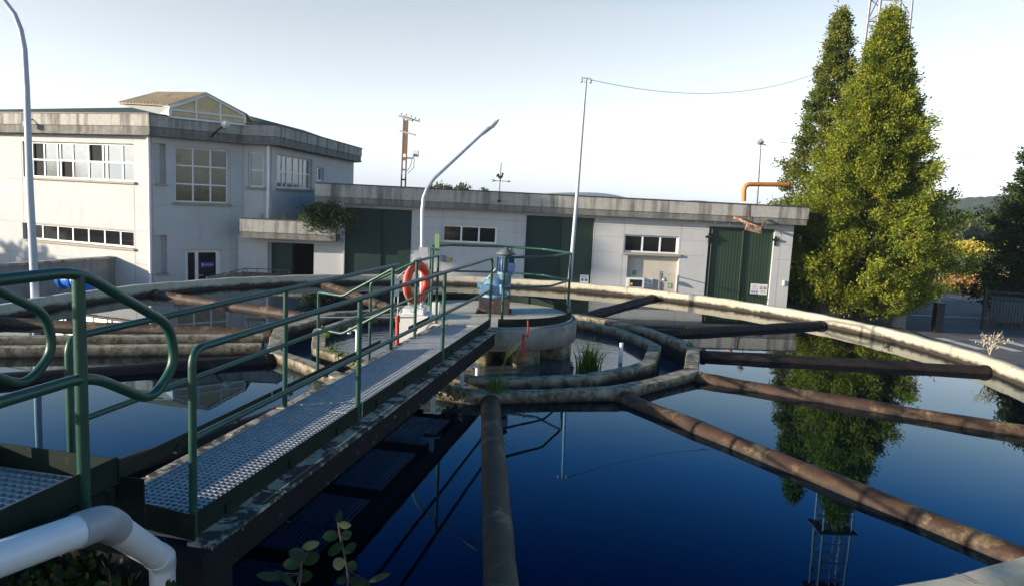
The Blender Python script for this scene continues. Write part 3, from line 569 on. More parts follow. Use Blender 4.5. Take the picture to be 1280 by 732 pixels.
q = at(590,488,.12); grassclump('grass_clump', (q.x+.3, q.y+.12, .1), 4, .8, 'few long pale blades bent over the launder wall', (.7,.25), 8, .009)
C = []; rs = random.Random(9)
for (x, y) in ((405,412),(408,420),(415,437),(430,444),(445,452)):
    q = at(x, y, .15)
    for k in range(6): C.append((q.x+rs.gauss(0,.05), q.y+rs.gauss(0,.05), .14+rs.uniform(0,.06)))
tag(leafmesh('creeping_weeds', C, [(0,0,1)]*len(C), 9, .035, .03, L_grass, flat=.8), 'low green weeds creeping along the inner wall top at left', 'weeds')
C = [tuple(at(x, y, .13)) for (x, y) in ((852,412),(858,414),(862,432),(1110,434),(700,398),(575,492),(560,488),(548,491)) for _ in range(3)]
tag(leafmesh('moss_tufts', C, [(0,0,1)]*len(C), 16, .035, .04, L_ivy, flat=.8), 'scattered dark moss tufts on the launder wall tops', 'moss')['kind'] = 'stuff'
# dry weed on the right hand rim
q = at(1237, 443, .23); dw = thing('dry_weed', q, 'pale dry branching weed growing at the right rim', 'weed')
mb = MB(); rs = random.Random(3)
for k in range(7):
    a = rs.uniform(0, 2*PI); tip = Vector((q.x+math.cos(a)*.17, q.y+math.sin(a)*.1, q.z+rs.uniform(.15,.42))); mid = q.lerp(tip,.5)+Vector((0,0,.07)); mb.tube([q, mid, tip], [.007,.005,.003], 5)
    for j in range(3): t2 = mid+Vector((rs.gauss(0,.07), rs.gauss(0,.05), rs.uniform(.04,.13))); mb.tube([mid, t2], [.004,.002], 4)
mb.build('stem', L_dry, dw)
leafmesh('leaves', [tuple(q+Vector((rs.gauss(0,.1), rs.gauss(0,.08), rs.uniform(.12,.42)))) for _ in range(20)], [(0,0,1)]*20, 5, .04, .03, L_dry, dw)

# ================================================================== BUILDINGS
def wall(pl, a0, a1, z0, z1, holes, mats, parent, name='wall', th=.26, vj=(), hj=()):
    A = sorted({a0, a1, *[h[0] for h in holes], *[h[1] for h in holes]}); Z = sorted({z0, z1, *[h[2] for h in holes], *[h[3] for h in holes]})
    A = [a for a in A if a0 <= a <= a1]; Z = [z for z in Z if z0 <= z <= z1]; mb = MB()
    inh = lambda a, z: any(h[0] < a < h[1] and h[2] < z < h[3] for h in holes)
    for i in range(len(A)-1):
        for j in range(len(Z)-1):
            if inh((A[i]+A[i+1])/2, (Z[j]+Z[j+1])/2): continue
            for d, fl in ((0, 0), (-th, 1)):
                q = [pl.p(A[i],Z[j],d), pl.p(A[i+1],Z[j],d), pl.p(A[i+1],Z[j+1],d), pl.p(A[i],Z[j+1],d)]; mb.add(q, [(0,1,2,3) if not fl else (3,2,1,0)])
    for (a, b, c, d_) in list(holes)+[(a0, a1, z0, z1)]:
        c_ = [(a,c),(b,c),(b,d_),(a,d_)]
        for k in range(4):
            p, q = c_[k], c_[(k+1)%4]; mb.add([pl.p(*p,0), pl.p(*q,0), pl.p(*q,-th), pl.p(*p,-th)], [(0,1,2,3)])
    def clear(a, b, c, d_): return not any(h[0] < b and h[1] > a and h[2] < d_ and h[3] > c for h in holes)
    for a in vj:
        z = z0
        while z < z1-.02:
            if clear(a-.01, a+.01, z, z+.1): mb.pbox(pl, a-.007, a+.007, z, min(z+.1, z1), 0, .0025, 1)
            z += .1
    for z in hj:
        a = a0
        while a < a1-.02:
            if clear(a, a+.1, z-.01, z+.01): mb.pbox(pl, a, min(a+.1, a1), z-.006, z+.006, 0, .003, 1)
            a += .1
    return mb.build(name, mats, parent)
def window(pl, r, parent, cols, rows, panes, inset=.12, fw=.05, sill=True, name='window', open_=()):
    a0, a1, z0, z1 = r; mb = MB(); d1 = -inset; d0 = -inset-.05
    mb.pbox(pl, a0, a0+fw, z0, z1, d0, d1); mb.pbox(pl, a1-fw, a1, z0, z1, d0, d1); mb.pbox(pl, a0+fw, a1-fw, z0, z0+fw, d0, d1); mb.pbox(pl, a0+fw, a1-fw, z1-fw, z1, d0, d1)
    cs = [0]+list(cols)+[1]; rws = [0]+list(rows)+[1]; xs = [a0+(a1-a0)*c for c in cs]; zs = [z0+(z1-z0)*c for c in rws]
    for x in xs[1:-1]: mb.pbox(pl, x-fw*.5, x+fw*.5, z0+fw, z1-fw, d0, d1-.003)
    for z in zs[1:-1]:
        for i in range(len(xs)-1):
            l = xs[i]+(fw if i == 0 else fw*.5); r_ = xs[i+1]-(fw if i == len(xs)-2 else fw*.5); mb.pbox(pl, l, r_, z-fw*.45, z+fw*.45, d0, d1-.006)
    f = mb.build(name, M_frame, parent); mb = MB(); ms = []; k = 0
    for j in range(len(zs)-1):
        for i in range(len(xs)-1):
            g = panes[k % len(panes)]; k += 1
            if g not in ms: ms.append(g)
            dd = -inset-.03-(.04 if g is M_dark else 0); mb.add([pl.p(xs[i],zs[j],dd), pl.p(xs[i+1],zs[j],dd), pl.p(xs[i+1],zs[j+1],dd), pl.p(xs[i],zs[j+1],dd)], [(0,1,2,3)], ms.index(g))
    mb.build('pane', ms, f)
    if sill: mb = MB(); mb.pbox(pl, a0-.08, a1+.08, z0-.075, z0, -.10, .09); mb.build('sill', M_sill, f)
    return f
def band(parent, name, poly, z0, z1, m_, off=0):
    """hollow-looking edge band following an open polyline: a bar per segment, mitred"""
    mb = MB(); n = len(poly); th = .22; N = []
    for i in range(n-1): N.append(Plane(poly[i], poly[i+1]).n)
    def miter(i):
        if i == 0: return N[0]
        if i == n-1: return N[-1]
        s = (N[i-1]+N[i]); s.normalize(); return s/max(.3, s.dot(N[i]))
    O = [Vector((poly[i][0], poly[i][1], 0))+miter(i)*off for i in range(n)]; I = [Vector((poly[i][0], poly[i][1], 0))-miter(i)*th for i in range(n)]
    for i in range(n-1):
        q = lambda v, z: (v.x, v.y, z); mb.hexa([q(O[i],z0), q(O[i+1],z0), q(I[i+1],z0), q(I[i],z0), q(O[i],z1), q(O[i+1],z1), q(I[i+1],z1), q(I[i],z1)])
    return mb.build(name, m_, parent)

# ---- two storey office building on the left
ZE = 4.5
F = [(-28.4,29.2), (-11.73,23.2), (-9.48,25.15), (-8.26,25.12), (-7.72,36.0), (-13,44)]
off = thing('office_building', (-14, 28, GZ), 'two storey white office building with skylight gable on the left', 'building')
def inset(poly, k):
    N = [Plane(poly[i], poly[i+1]).n for i in range(len(poly)-1)]; out = []
    for i, p in enumerate(poly):
        if i == 0: v = N[0]
        elif i == len(poly)-1: v = N[-1]
        else: v = (N[i-1]+N[i]).normalized(); v = v/max(.3, v.dot(N[i]))
        out.append((p[0]-v.x*k, p[1]-v.y*k))
    return out
Wp = inset(F, .36)
P1, P2, P3, P4, P5 = [Plane(Wp[i], Wp[i+1]) for i in range(5)]
WT = 3.86
# upper strip window, lower strip window
u1 = P1.rect(28, 167, 176.6, 222.6, 180.2, 225.8); l1 = P1.rect(28, 167, 279.6, 300.5, 288.0, 308.3)
wall(P1, 0, P1.L-.004, GZ, WT, [u1, l1], [M_wallw, M_joint], off, vj=[P1.hit(29,250)[0], P1.hit(168,250)[0], P1.hit(169,320)[0]], hj=[u1[2]-.09, l1[3]+.03, l1[2]-.5])
window(P1, (u1[0]+.28, u1[1], u1[2], u1[3]), off, [.125,.255,.285,.405,.555,.69,.73,.87], [.5], [M_dark, M_glassb, M_glassb, M_dark, M_glassb, M_glassb, M_glassb, M_glassd, M_glassb,  M_dark, M_glassb, M_glassd, M_glassb, M_glassb, M_dark, M_glassb, M_glassb, M_glassb], fw=.055)
window(P1, (l1[0]+.1, l1[1], l1[2], l1[3]), off, [.145,.29,.43,.575,.72,.86], [], [M_glassd], fw=.055)
# shaded entrance side
b2 = P2.rect(218.3, 285.6, 183.4, 252.6, 187.6, 254.8); n2 = P2.rect(191.7, 207.5, 178.5, 230, 180.5, 230); m2 = P2.rect(193, 209, 294, 342.5); dr = P2.rect(231.5, 276.5, 313.2, 380)
dr = (dr[0], dr[1], GZ, dr[3])
wall(P2, .004, P2.L-.004, GZ, WT, [b2, n2, m2, dr], [M_wallw, M_joint], off, hj=[b2[2]-.1, dr[3]+.02], vj=[P2.hit(288,300)[0]])
window(P2, b2, off, [.34,.67], [.333,.665], [M_glasso, M_glasso, M_glasso, M_glasso, M_glasso, M_glasso, M_glasso, M_glasso, M_glassd], fw=.05, inset=.1)
window(P2, (n2[0], (n2[0]+n2[1])/2, n2[2], n2[3]), off, [], [.5], [M_glassd, M_glasss], sill=False, inset=.13)
window(P2, (m2[0], (m2[0]+m2[1])/2, m2[2], m2[3]), off, [], [.5], [M_glassd, M_glassd], sill=False, inset=.13)
for r_ in (n2, m2):
    mb = MB(); mb.pbox(P2, (r_[0]+r_[1])/2, r_[1], r_[2], r_[3], -.24, -.20); mb.build('niche', M_wallw, off); mb = MB(); mb.pbox(P2, r_[0]-.03, r_[1]+.03, r_[2]-.06, r_[2], -.2, .06); mb.build('sill', M_sill, off)
mb = MB(); a0, a1, z0, z1 = dr
for x0, x1 in ((0,.09),(.29,.38),(.88,1.)): mb.pbox(P2, a0+(a1-a0)*x0, a0+(a1-a0)*x1, z0, z1, -.17, -.10)
mb.pbox(P2, a0, a1, z1-.08, z1, -.17, -.095); mb.pbox(P2, a0, a1, z0, z0+.08, -.17, -.095)
dof = mb.build('door', M_frame, off)
mb = MB(); mb.pbox(P2, a0, a1, z0, z1, -.15, -.13); mb.build('pane', M_glassd, dof)
mb = MB(); ha, hz = P2.hit(249.5, 344.5); mb.tube([P2.p(ha,hz,-.09), P2.p(ha,hz,-.05), P2.p(ha+.13,hz,-.05)], .012, 8); mb.build('handle', M_galv, dof)
sa0, sz1 = P2.hit(252, 328.5); sa1, sz0 = P2.hit(268.5, 334.2)
mb = MB(); mb.pbox(P2, sa0, sa1, sz0, sz1, -.128, -.122); sg = mb.build('sign', plain('deep_blue_sign', (.008,.012,.30), .4), dof)
mb = MB(); cz = (sz0+sz1)/2; n = 10; ca = sa0+.05; hh = (sz1-sz0)*.36
mb.add([P2.p(ca,cz,-.118)]+[P2.p(ca+hh*.9*math.cos(-PI/2+PI*k/n), cz+hh*math.sin(-PI/2+PI*k/n), -.118) for k in range(n+1)], [tuple(range(n+2))]); mb.build('emblem', M_whitep, sg)
def text(body, size, loc, rz, m_, parent, name='lettering'):
    cu = bpy.data.curves.new(name, 'FONT'); cu.body = body; cu.size = size; cu.extrude = .002; cu.align_x = 'LEFT'; cu.materials.append(m_)
    o = bpy.data.objects.new(name, cu); col.objects.link(o); o.location = loc; o.rotation_euler = (PI/2, 0, rz); bpy.context.view_layer.update()
    me = bpy.data.meshes.new_from_object(o.evaluated_get(bpy.context.evaluated_depsgraph_get())); mo = bpy.data.objects.new(name, me); mo.matrix_world = o.matrix_world.copy(); col.objects.link(mo); bpy.data.objects.remove(o)
    if parent is not None: mo.parent = parent; mo.matrix_parent_inverse = parent.matrix_world.inverted()
    return mo
text('VIAQUA', .085, P2.p(sa0+.125, cz-.03, -.118), math.atan2(P2.u.y, P2.u.x), M_whitep, sg)
# short return wall with narrow window
n3 = P3.rect(310.5, 329.5, 189.5, 233.5)
wall(P3, .004, P3.L-.004, GZ, WT, [n3], [M_wallw, M_joint], off, hj=[n3[2]-.1])
window(P3, n3, off, [], [.48], [M_glasss], inset=.08)
# receding wall with three light window
w4 = P4.rect(346.5, 390.5, 193.5, 234.2, 199.5, 238.0); s4 = P4.rect(396.5, 405, 209, 226)
wall(P4, .004, P4.L-.004, GZ, WT, [w4, s4], [M_wallw, M_joint], off)
window(P4, w4, off, [.2,.32,.5,.68,.8], [.5], [M_glasss, M_glassb, M_glassb, M_glassb, M_glasss, M_glassb, M_glassb], inset=.1)
window(P4, s4, off, [], [], [M_glasss], inset=.1, sill=False)
wall(P5, .004, P5.L, GZ, WT, [], [M_wallw, M_joint], off)
mb = MB(); bk = [(-13,44), (-28.4,38)]; pl = Plane(bk[0], bk[1]); mb.pbox(pl, 0, pl.L, GZ, WT, -.25, 0); pl = Plane((-28.4,38), Wp[0]); mb.pbox(pl, 0.01, pl.L-.01, GZ, WT, -.25, 0); mb.build('back_wall', M_wallw, off)
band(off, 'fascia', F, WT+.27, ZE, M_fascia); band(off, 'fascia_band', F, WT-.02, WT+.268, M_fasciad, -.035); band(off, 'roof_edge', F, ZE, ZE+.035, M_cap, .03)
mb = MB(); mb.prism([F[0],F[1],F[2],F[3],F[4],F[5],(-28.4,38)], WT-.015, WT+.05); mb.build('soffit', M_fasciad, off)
mb = MB(); ins = inset(F, .24); ring = ins+[(-28.4,38)]
top = [(-24,33,5.25), (-13.6,27.4,5.15), (-11.5,28.2,5.1), (-10.5,28.4,5.1), (-10,34,5.1), (-13,40,5.1), (-24,37,5.2)]
mb.add([(p[0],p[1],ZE-.02) for p in ring]+top, [(i,(i+1)%7,(i+1)%7+7,i+7) for i in range(7)]+[tuple(range(7,14))]); mb.build('roof', M_roofg, off)
# skylight with glazed gable
GP = Plane((-11.73+.75,23.2+.62-.0), (-9.48,25.15-.0))
ga0, _ = GP.hit(213, 150); ga1, _ = GP.hit(305.5, 150); gz0 = ZE-.05; gzs = GP.hit(213, 136)[1]; gzs2 = GP.hit(305, 143.5)[1]; gac, gzc = GP.hit(258.5, 119); gzs = (gzs+gzs2)/2
sk = None; dpt = 4.6; mb = MB()
mb.add([GP.p(ga0,gz0,0), GP.p(ga1,gz0,0), GP.p(ga1,gzs,0), GP.p(gac,gzc,0), GP.p(ga0,gzs,0)], [(0,1,2,3,4)]); gl = mb.build('skylight', M_tan, off)
mb = MB(); e = .03; fr = .035
def gb(a, za, b, zb, w_=.07): mb.bar(GP.p(a,za,e), GP.p(b,zb,e), w_, w_, up=GP.n)
gb(ga0,gz0,ga0,gzs); gb(ga1,gz0,ga1,gzs); gb(ga0,gzs,gac,gzc); gb(gac,gzc,ga1,gzs); gb(ga0,gz0+.03,ga1,gz0+.03)
zm_ = gzs-.07; gb(ga0,zm_,ga1,zm_,.05)
for k in (.33,.655): a = ga0+(ga1-ga0)*k; zt = gzs+(gzc-gzs)*(1-abs(a-gac)/max(gac-ga0, ga1-gac)); gb(a,gz0,a,zt,.055)
mb.build('gable_frame', M_frame, gl)
SL, AP, SR = GP.p(ga0-.06,gzs+.02,.08), GP.p(gac,gzc+.03,.08), GP.p(ga1+.06,gzs+.02,.08)
R2 = onY(196, 117, AP.y+.35); E2_ = onY(148, 129.5, SL.y+.05); B2 = R2+(SR-AP)+Vector((-.4,2.6,0)); B1 = SR+Vector((-.5,2.6,0))
mb = MB(); nR = 30; up3 = Vector((0,0,.03))                           # ribbed sheets on both slopes
for P00, P01, P10, P11 in ((SL, AP, E2_, R2), (SR, AP, B1+Vector((0,0,-.2)), R2)):
    for q_ in range(nR):
        a, b = P00.lerp(P10, q_/nR), P00.lerp(P10, (q_+1)/nR); c, d = P01.lerp(P11, q_/nR), P01.lerp(P11, (q_+1)/nR); h = up3 if q_ % 2 else up3*0
        mb.hexa([a, c, d, b, a+h+up3, c+h+up3, d+h+up3, b+h+up3])
mb.build('ribbed_roof_sheet', M_polyc, gl)
mb = MB(); L0 = Vector((SL.x,SL.y,ZE+.0)); L1 = P2.p(.15,ZE+.05,.15)
mb.add([SL-up3, E2_-up3, L1, L0], [(0,1,2,3)]); mb.add([E2_-up3, R2-up3, Vector((R2.x,R2.y+1,ZE)), L1], [(0,1,2,3)])
mb.build('flashing', M_whitep, gl)
# downpipes, flood lamps
mb = MB(); q = P1.p(P1.L-.12, 0, .07); mb.tube([(q.x,q.y,WT-.02), (q.x,q.y,GZ)], .055, 12); mb.build('downpipe', M_frame, off)
mb = MB(); q = P3.p(P3.L-.10, 0, .07); mb.tube([(q.x,q.y,WT-.02), (q.x,q.y,1.0)], .055, 12); mb.build('downpipe', M_frame, off)
fp = Plane(F[1], F[2]); fl = thing('flood_lamp', fp.p(fp.hit(264,168)[0], fp.hit(264,168)[1], .05), 'white globe floodlight on a dark arm at the office fascia', 'lamp')
mb = MB(); mb.tube([fp.p(*fp.hit(264,171),.03), fp.p(*fp.hit(266,166),.25), fp.p(*fp.hit(272,159),.5)], .03, 8); mb.build('arm', M_black, fl)
hc = fp.p(*fp.hit(275,156.5),.55); mb = MB(); mb.lathe([(0,-.14),(.09,-.12),(.14,-.03),(.14,.05),(.09,.12),(0,.14)], tuple(hc), 16); mb.build('globe', M_whitep, fl)
fp1 = Plane(F[0], F[1]); a_, z_ = fp1.hit(41, 155)
f2 = thing('flood_lamp', fp1.p(a_, z_, .05), 'small black floodlight on the fascia beside the tall left pole', 'lamp')
mb = MB(); mb.tube([fp1.p(a_,z_+.15,.0), fp1.p(a_,z_+.05,.22)], .02, 8); mb.build('arm', M_black, f2)
mb = MB(); mb.pbox(fp1, a_-.09, a_+.09, z_-.12, z_+.05, .16, .3); mb.build('lamp_body', M_black, f2)
# ---- planter wing in front of the recess (concrete ledge over the garage opening)
GW = Plane((-9.15,25.25), (-5.75,25.45)); GF = Plane((-9.3,24.5), (-5.85,24.75))
g0, _ = GW.hit(303, 320); g1, _ = GW.hit(431, 320); gop = GW.rect(334.5, 392.5, 303.2, 380, 304.6, 380); gop = (gop[0], gop[1], GZ, gop[3])
wing = thing('garage_wing', (-7.5, 25.6, GZ), 'low white wing with a dark garage opening under a concrete planter ledge', 'building')
wall(GW, g0-.15, g1+.02, GZ, .70, [gop], [M_wallw, M_joint], wing, th=.3, hj=[.45])
mb = MB(); mb.pbox(GW, gop[0]-.4, gop[1]+.4, GZ, .6, -2.6, -2.55, 0); mb.pbox(GW, gop[0]-.4, gop[0]-.35, GZ, .6, -2.55, -.31); mb.pbox(GW, gop[1]+.35, gop[1]+.4, GZ, .6, -2.55, -.31); mb.pbox(GW, gop[0]-.4, gop[1]+.4, .55, .6, -2.55, -.31); mb.build('garage_interior', M_dark, wing)
mb = MB(); mb.pbox(GW, gop[0]+.02, gop[0]+(gop[1]-gop[0])*.5, GZ+.02, gop[3]-.05, -.28, -.22); mb.build('door_leaf', M_doort, wing)
f0, _ = GF.hit(299.5, 285); f1, _ = GF.hit(419.5, 285)
mb = MB(); mb.pbox(GF, f0, f1, .87, 1.30, -.14, 0); mb.pbox(GF, f0, f1, .66, .87, -1.0, -.03, 1); mb.pbox(GF, f0, f1, 1.30, 1.33, -.16, .02, 2); mb.pbox(GF, f1-.14, f1, .87, 1.295, -.9, -.142); mb.pbox(GF, f0+.01, f1-.15, 1.0, 1.22, -.95, -.142, 3)
mb.build('planter_ledge', [M_fascia, M_fasciad, M_cap, M_soil], wing)
# ---- long low workshop
LF = [(-6.9,24.80), (10.50,26.05), (10.75,33.5)]
low = thing('workshop_building', (2, 28, GZ), 'long low white workshop with green doors and a thick concrete fascia', 'building')
LP = Plane(LF[0], LF[1]); LW = Plane(tuple(LP.p(0,0,-.42))[:2], tuple(LP.p(LP.L,0,-.42))[:2])
LZ = 2.61
wa0, _ = LW.hit(429, 300); wa1, _ = LW.hit(991, 300)
d1 = LW.rect(431.5, 515, 259.5, 380, 262.5, 380); d2 = LW.rect(658.5, 743.5, 269, 380, 273, 380); d3 = LW.rect(887, 969, 282.5, 380, 287.2, 380)
d1, d2, d3 = [(d[0], d[1], GZ, d[3]) for d in (d1, d2, d3)]
w1 = LW.rect(553.5, 621.5, 280.8, 303, 284, 305); w2 = LW.rect(781, 849, 292.6, 316, 296.4, 317.6); ni = LW.rect(784.5, 849, 324, 380, 325, 380); ni = (ni[0], ni[1], GZ, w2[2]-.13)
wall(LW, wa0, wa1, GZ, 2.0, [d1, d2, d3, w1, w2, ni], [M_wallw, M_joint], low, vj=[d1[1]+.02, w1[0]-.03, w1[1]+1.0, d2[1]+.02, w2[0]-.03, w2[1]+.06, d3[1]+.25], hj=[w1[3]+.25, w1[2]-.1, w1[3]-.18+.02])
E2 = Plane(tuple(LW.p(wa1,0,-.262))[:2], (LW.p(wa1,0,-7).x, LW.p(wa1,0,-7).y)); wall(E2, 0, E2.L, GZ, 2.0, [], [M_wallw, M_joint], low)
mb = MB(); mb.pbox(LW, wa0, wa1-.3, GZ, 1.98, -7, -6.8); mb.pbox(LW, wa0, wa0+.2, GZ, 1.98, -6.78, -.27); mb.build('back_wall', M_wallw, low)
mb = MB(); mb.pbox(LW, ni[0]-.01, ni[1]+.01, GZ, ni[3], -.255, -.2); mb.build('niche_panel', mat('cream_panel', (.50,.45,.38), .9, .06, 3, bumps=.2), low)
window(LW, w1, low, [.345,.67], [], [M_glassd], inset=.07, fw=.06); window(LW, w2, low, [.345,.67], [], [M_glassd], inset=.09, fw=.06)
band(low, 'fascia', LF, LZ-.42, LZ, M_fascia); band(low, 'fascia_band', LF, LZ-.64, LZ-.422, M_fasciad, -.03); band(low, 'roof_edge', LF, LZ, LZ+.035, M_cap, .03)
mb = MB(); mb.pbox(LP, -.0, .24, LZ-.64, LZ-.002, -6.5, -.222); mb.build('fascia_end', M_fascia, low)
mb = MB(); mb.pbox(LP, .0, LP.L-.02, LZ-.63, LZ-.58, -7.2, -.05); mb.pbox(LP, .2, LP.L-.2, LZ-.1, LZ-.04, -7.4, -.2); mb.build('roof', M_roofg, low)
for d, m_, split, lab in ((d1, M_doort, .55, None), (d2, M_doort, .52, None), (d3, M_doorg, .56, None)):
    for k, (x0, x1) in enumerate(((0, split), (split, 1))):
        mb = MB(); a, b = d[0]+(d[1]-d[0])*x0+.01, d[0]+(d[1]-d[0])*x1-.01; dep = -.10 if k == 0 else -.12
        mb.pbox(LW, a, b, d[2]+.03, d[3]-.02, dep-.05, dep); x = a+.09
        while x < b-.05 and m_ is M_doorg: mb.pbox(LW, x-.006, x+.006, d[2]+.06, d[3]-.05, dep, dep+.010); x += .115
        mm = m_ if not (d is d2 and k == 1) else M_doorg  # lighter green on this leaf imitates the sunlight falling on it
        mb.pbox(LW, a, a+.05, d[2]+.03, d[3]-.02, dep, dep+.03); mb.pbox(LW, b-.05, b, d[2]+.03, d[3]-.02, dep, dep+.03); mb.pbox(LW, a+.05, b-.05, d[3]-.08, d[3]-.02, dep, dep+.028)
        dl = mb.build('door_leaf', mm, low)
        if k == 1: mb = MB(); mb.tube([LW.p(a+.1, -.9, dep+.05), LW.p(a+.1, -.75, dep+.05)], .012, 8); mb.build('handle', M_black, dl)
    if d is d3:
        for ex in (d[0]-.12, d[1]-.1):
            mb = MB(); mb.pbox(LW, ex, ex+.24, d[3]-.42, d[3]-.34, .0, .10); mb.pbox(LW, ex+.10, ex+.16, d[3]-.6, d[3]-.25, .0, .05); mb.build('hinge', M_black, low)
        a = d[0]+(d[1]-d[0])*.53; mb = MB(); mb.tube([LW.p(a, d[2]+.1, -.04), LW.p(a-.02, d[3]-.1, -.04)], .013, 8); mb.tube([LW.p(d[0]+.12, d[2]+.1, -.03), LW.p(d[0]+.13, d[3]-.1, -.03)], .02, 8); mb.build('bolt_bar', M_doorg, low)
for x in (868, 892, 910, 928, 955): mb = MB(); a, z = LW.hit(x, 281); mb.lathe([(0,-.06),(.035,-.05),(.035,.02),(0,.03)], tuple(LW.p(a, LZ-.68, .16)), 10); mb.build('soffit_lamp', M_whitep, low)
# papers, labels and boxes on the workshop
def sheet(x0, x1, y0, y1, dep, label, marks, base=M_whitep, cat='notice', name='notice'):
    a0, z1 = LW.hit(x0, y0); a1, z0 = LW.hit(x1, y1); mb = MB(); mb.pbox(LW, a0, a1, z0, z1, dep, dep+.006); o = mb.build(name, base); tag(o, label, cat)
    for (u0, u1, v0, v1, m_) in marks: mb = MB(); mb.pbox(LW, a0+(a1-a0)*u0, a0+(a1-a0)*u1, z0+(z1-z0)*v0, z0+(z1-z0)*v1, dep+.007, dep+.010); mb.build('printed_mark', m_, o)
    return o
M_pb = plain('print_blue', (.05,.12,.45), .7); M_pg = plain('print_grey', (.18,.18,.2), .7); M_pr = plain('print_red', (.5,.08,.06), .7); M_sg = plain('sign_green', (.01,.25,.12), .6); M_sy = plain('sign_yellow', (.65,.45,.03), .6)
sheet(939.5, 949, 354.5, 367.5, -.07, 'left one of two white papers on the double green door', [(.12,.3,.1,.3,M_pb),(.4,.58,.1,.3,M_pb),(.68,.86,.1,.3,M_pb),(.15,.85,.42,.47,M_pr),(.2,.8,.55,.58,M_pr),(.2,.75,.68,.71,M_pg),(.25,.7,.8,.84,M_pg)])
sheet(949.8, 959.3, 355.3, 368.6, -.07, 'right one of two white papers on the double green door', [(.12,.42,.5,.68,M_pg),(.55,.88,.5,.68,M_pg),(.1,.9,.75,.8,M_pr),(.2,.8,.2,.24,M_pg),(.2,.8,.32,.36,M_pg)])
sheet(725.6, 735.6, 343.6, 356, -.06, 'white notice with two blue pictograms on the teal door', [(.12,.42,.35,.6,M_pb),(.55,.88,.35,.6,M_pb),(.2,.8,.75,.8,M_pg)])
sheet(791.2, 797.6, 337.6, 345.6, -.19, 'small green framed sign above the white wall box', [(.12,.88,.1,.9,M_sg),(.3,.7,.3,.7,M_whitep)], cat='sign', name='sign')
sheet(836.8, 841.3, 354.8, 361, -.19, 'small green sign low on the wall right of the bracket', [(.2,.75,.15,.8,M_whitep),(.3,.6,.2,.6,M_sg)], base=M_sg, cat='sign', name='sign')
sheet(559.8, 565.5, 322, 327, .0, 'small yellow and red label on the wall near the lamp post', [(.55,.95,.2,.8,M_pr)], base=M_sy, cat='sign', name='sign')
def wbox(x0, x1, y0, y1, d0, d1, m_): a0, z1 = LW.hit(x0, y0); a1, z0 = LW.hit(x1, y1); mb = MB(); mb.pbox(LW, a0, a1, z0, z1, d0, d1); return mb.build('electrical_box', m_, bevel=.01)
wb = wbox(783.5, 804.5, 346.5, 362, -.195, .05, M_whitep); tag(wb, 'white wall cabinet with a dark open front beneath the right window', 'cabinet')
a0, z1 = LW.hit(787, 349); a1, z0 = LW.hit(801.5, 358.5); mb = MB(); mb.pbox(LW, a0, a1, z0, z1, .05, .056); mb.build('opening', M_black, wb); mb = MB(); mb.pbox(LW, a0+.03, a0+.1, z0+.05, z0+.14, .058, .07); mb.build('switch', M_sy, wb)
wb = wbox(805, 816.5, 348.5, 360, -.195, -.1, M_whitep); tag(wb, 'pale blue white switch panel right of the wall cabinet', 'switch panel')
for u, v in ((807.5,351),(813,352.5),(808,356),(814,357)): a, z = LW.hit(u, v); mb = MB(); mb.pbox(LW, a-.025, a+.025, z-.02, z+.02, -.1, -.085); mb.build('switch', M_pb, wb)
tag(wbox(550.5, 556, 319, 327, .0, .08, M_wallg), 'small grey socket box left of the yellow wall label', 'box')
tag(wbox(978.5, 980.5, 350.5, 357, .0, .05, M_whitep), 'tiny white switch box near the right end of the workshop wall', 'box')
bp = thing('wall_bracket', LW.p(LW.hit(825,350)[0], GZ, .3), 'grey steel bracket post with a lamp and long arm before the niche', 'bracket')
a, z = LW.hit(824.5, 338.5); mb = MB(); mb.pbox(LW, a-.05, a+.01, GZ, z+.02, .14, .22); mb.pbox(LW, a+.04, a+.09, GZ, z, .14, .2); mb.build('post', M_lattice, bp)
mb = MB(); mb.tube([LW.p(a,z-.03,.18), LW.p(a+.05,z-.02,1.25)], .018, 8); mb.build('arm', M_lattice, bp)
mb = MB(); q = LW.p(a+.12, z-.28, .25); mb.lathe([(0,.08),(.05,.06),(.12,-.06),(0,-.07)], tuple(q), 12); mb.build('lamp_shade', M_lattice, bp)
# rusty hoist jib over the double green door
hj_ = thing('hoist_jib', LP.p(LP.hit(930,285)[0], 2.2, .1), 'rusty triangular hoist jib sticking out above the double green door', 'hoist')
tipa, tipz = LP.hit(952, 291); q1 = LP.p(*LP.hit(917,271.5), .02); q2 = LP.p(*LP.hit(957,274), .02)
TP = Plane(tuple(LP.p(0,0,.75))[:2], tuple(LP.p(LP.L,0,.75))[:2]); ta, tz = TP.hit(951, 290.5); tb, tbz = TP.hit(934, 287)
mb = MB(); mb.bar(q1, TP.p(ta,tz+.12,0), .05, .09); mb.bar(q2, TP.p(ta,tz+.12,0), .04, .08); mb.build('strut', M_steelrust, hj_)
mb = MB(); V = [TP.p(tb-.05,tbz-.02,0), TP.p(ta+.02,tz-.06,0), TP.p(ta+.02,tz+.18,0), TP.p(tb,tbz+.2,0)]; mb.add(V+[v-TP.n*.12 for v in V], [(0,1,2,3),(7,6,5,4),(0,4,5,1),(1,5,6,2),(2,6,7,3),(3,7,4,0)]); mb.build('head_plate', M_steelrust, hj_)
mb = MB(); mb.tube([LP.p(LP.hit(936,262)[0], LZ, .01), LP.p(LP.hit(936,262)[0], LZ-.7, .03)], .008, 6); mb.build('chain', M_steelrust, hj_)
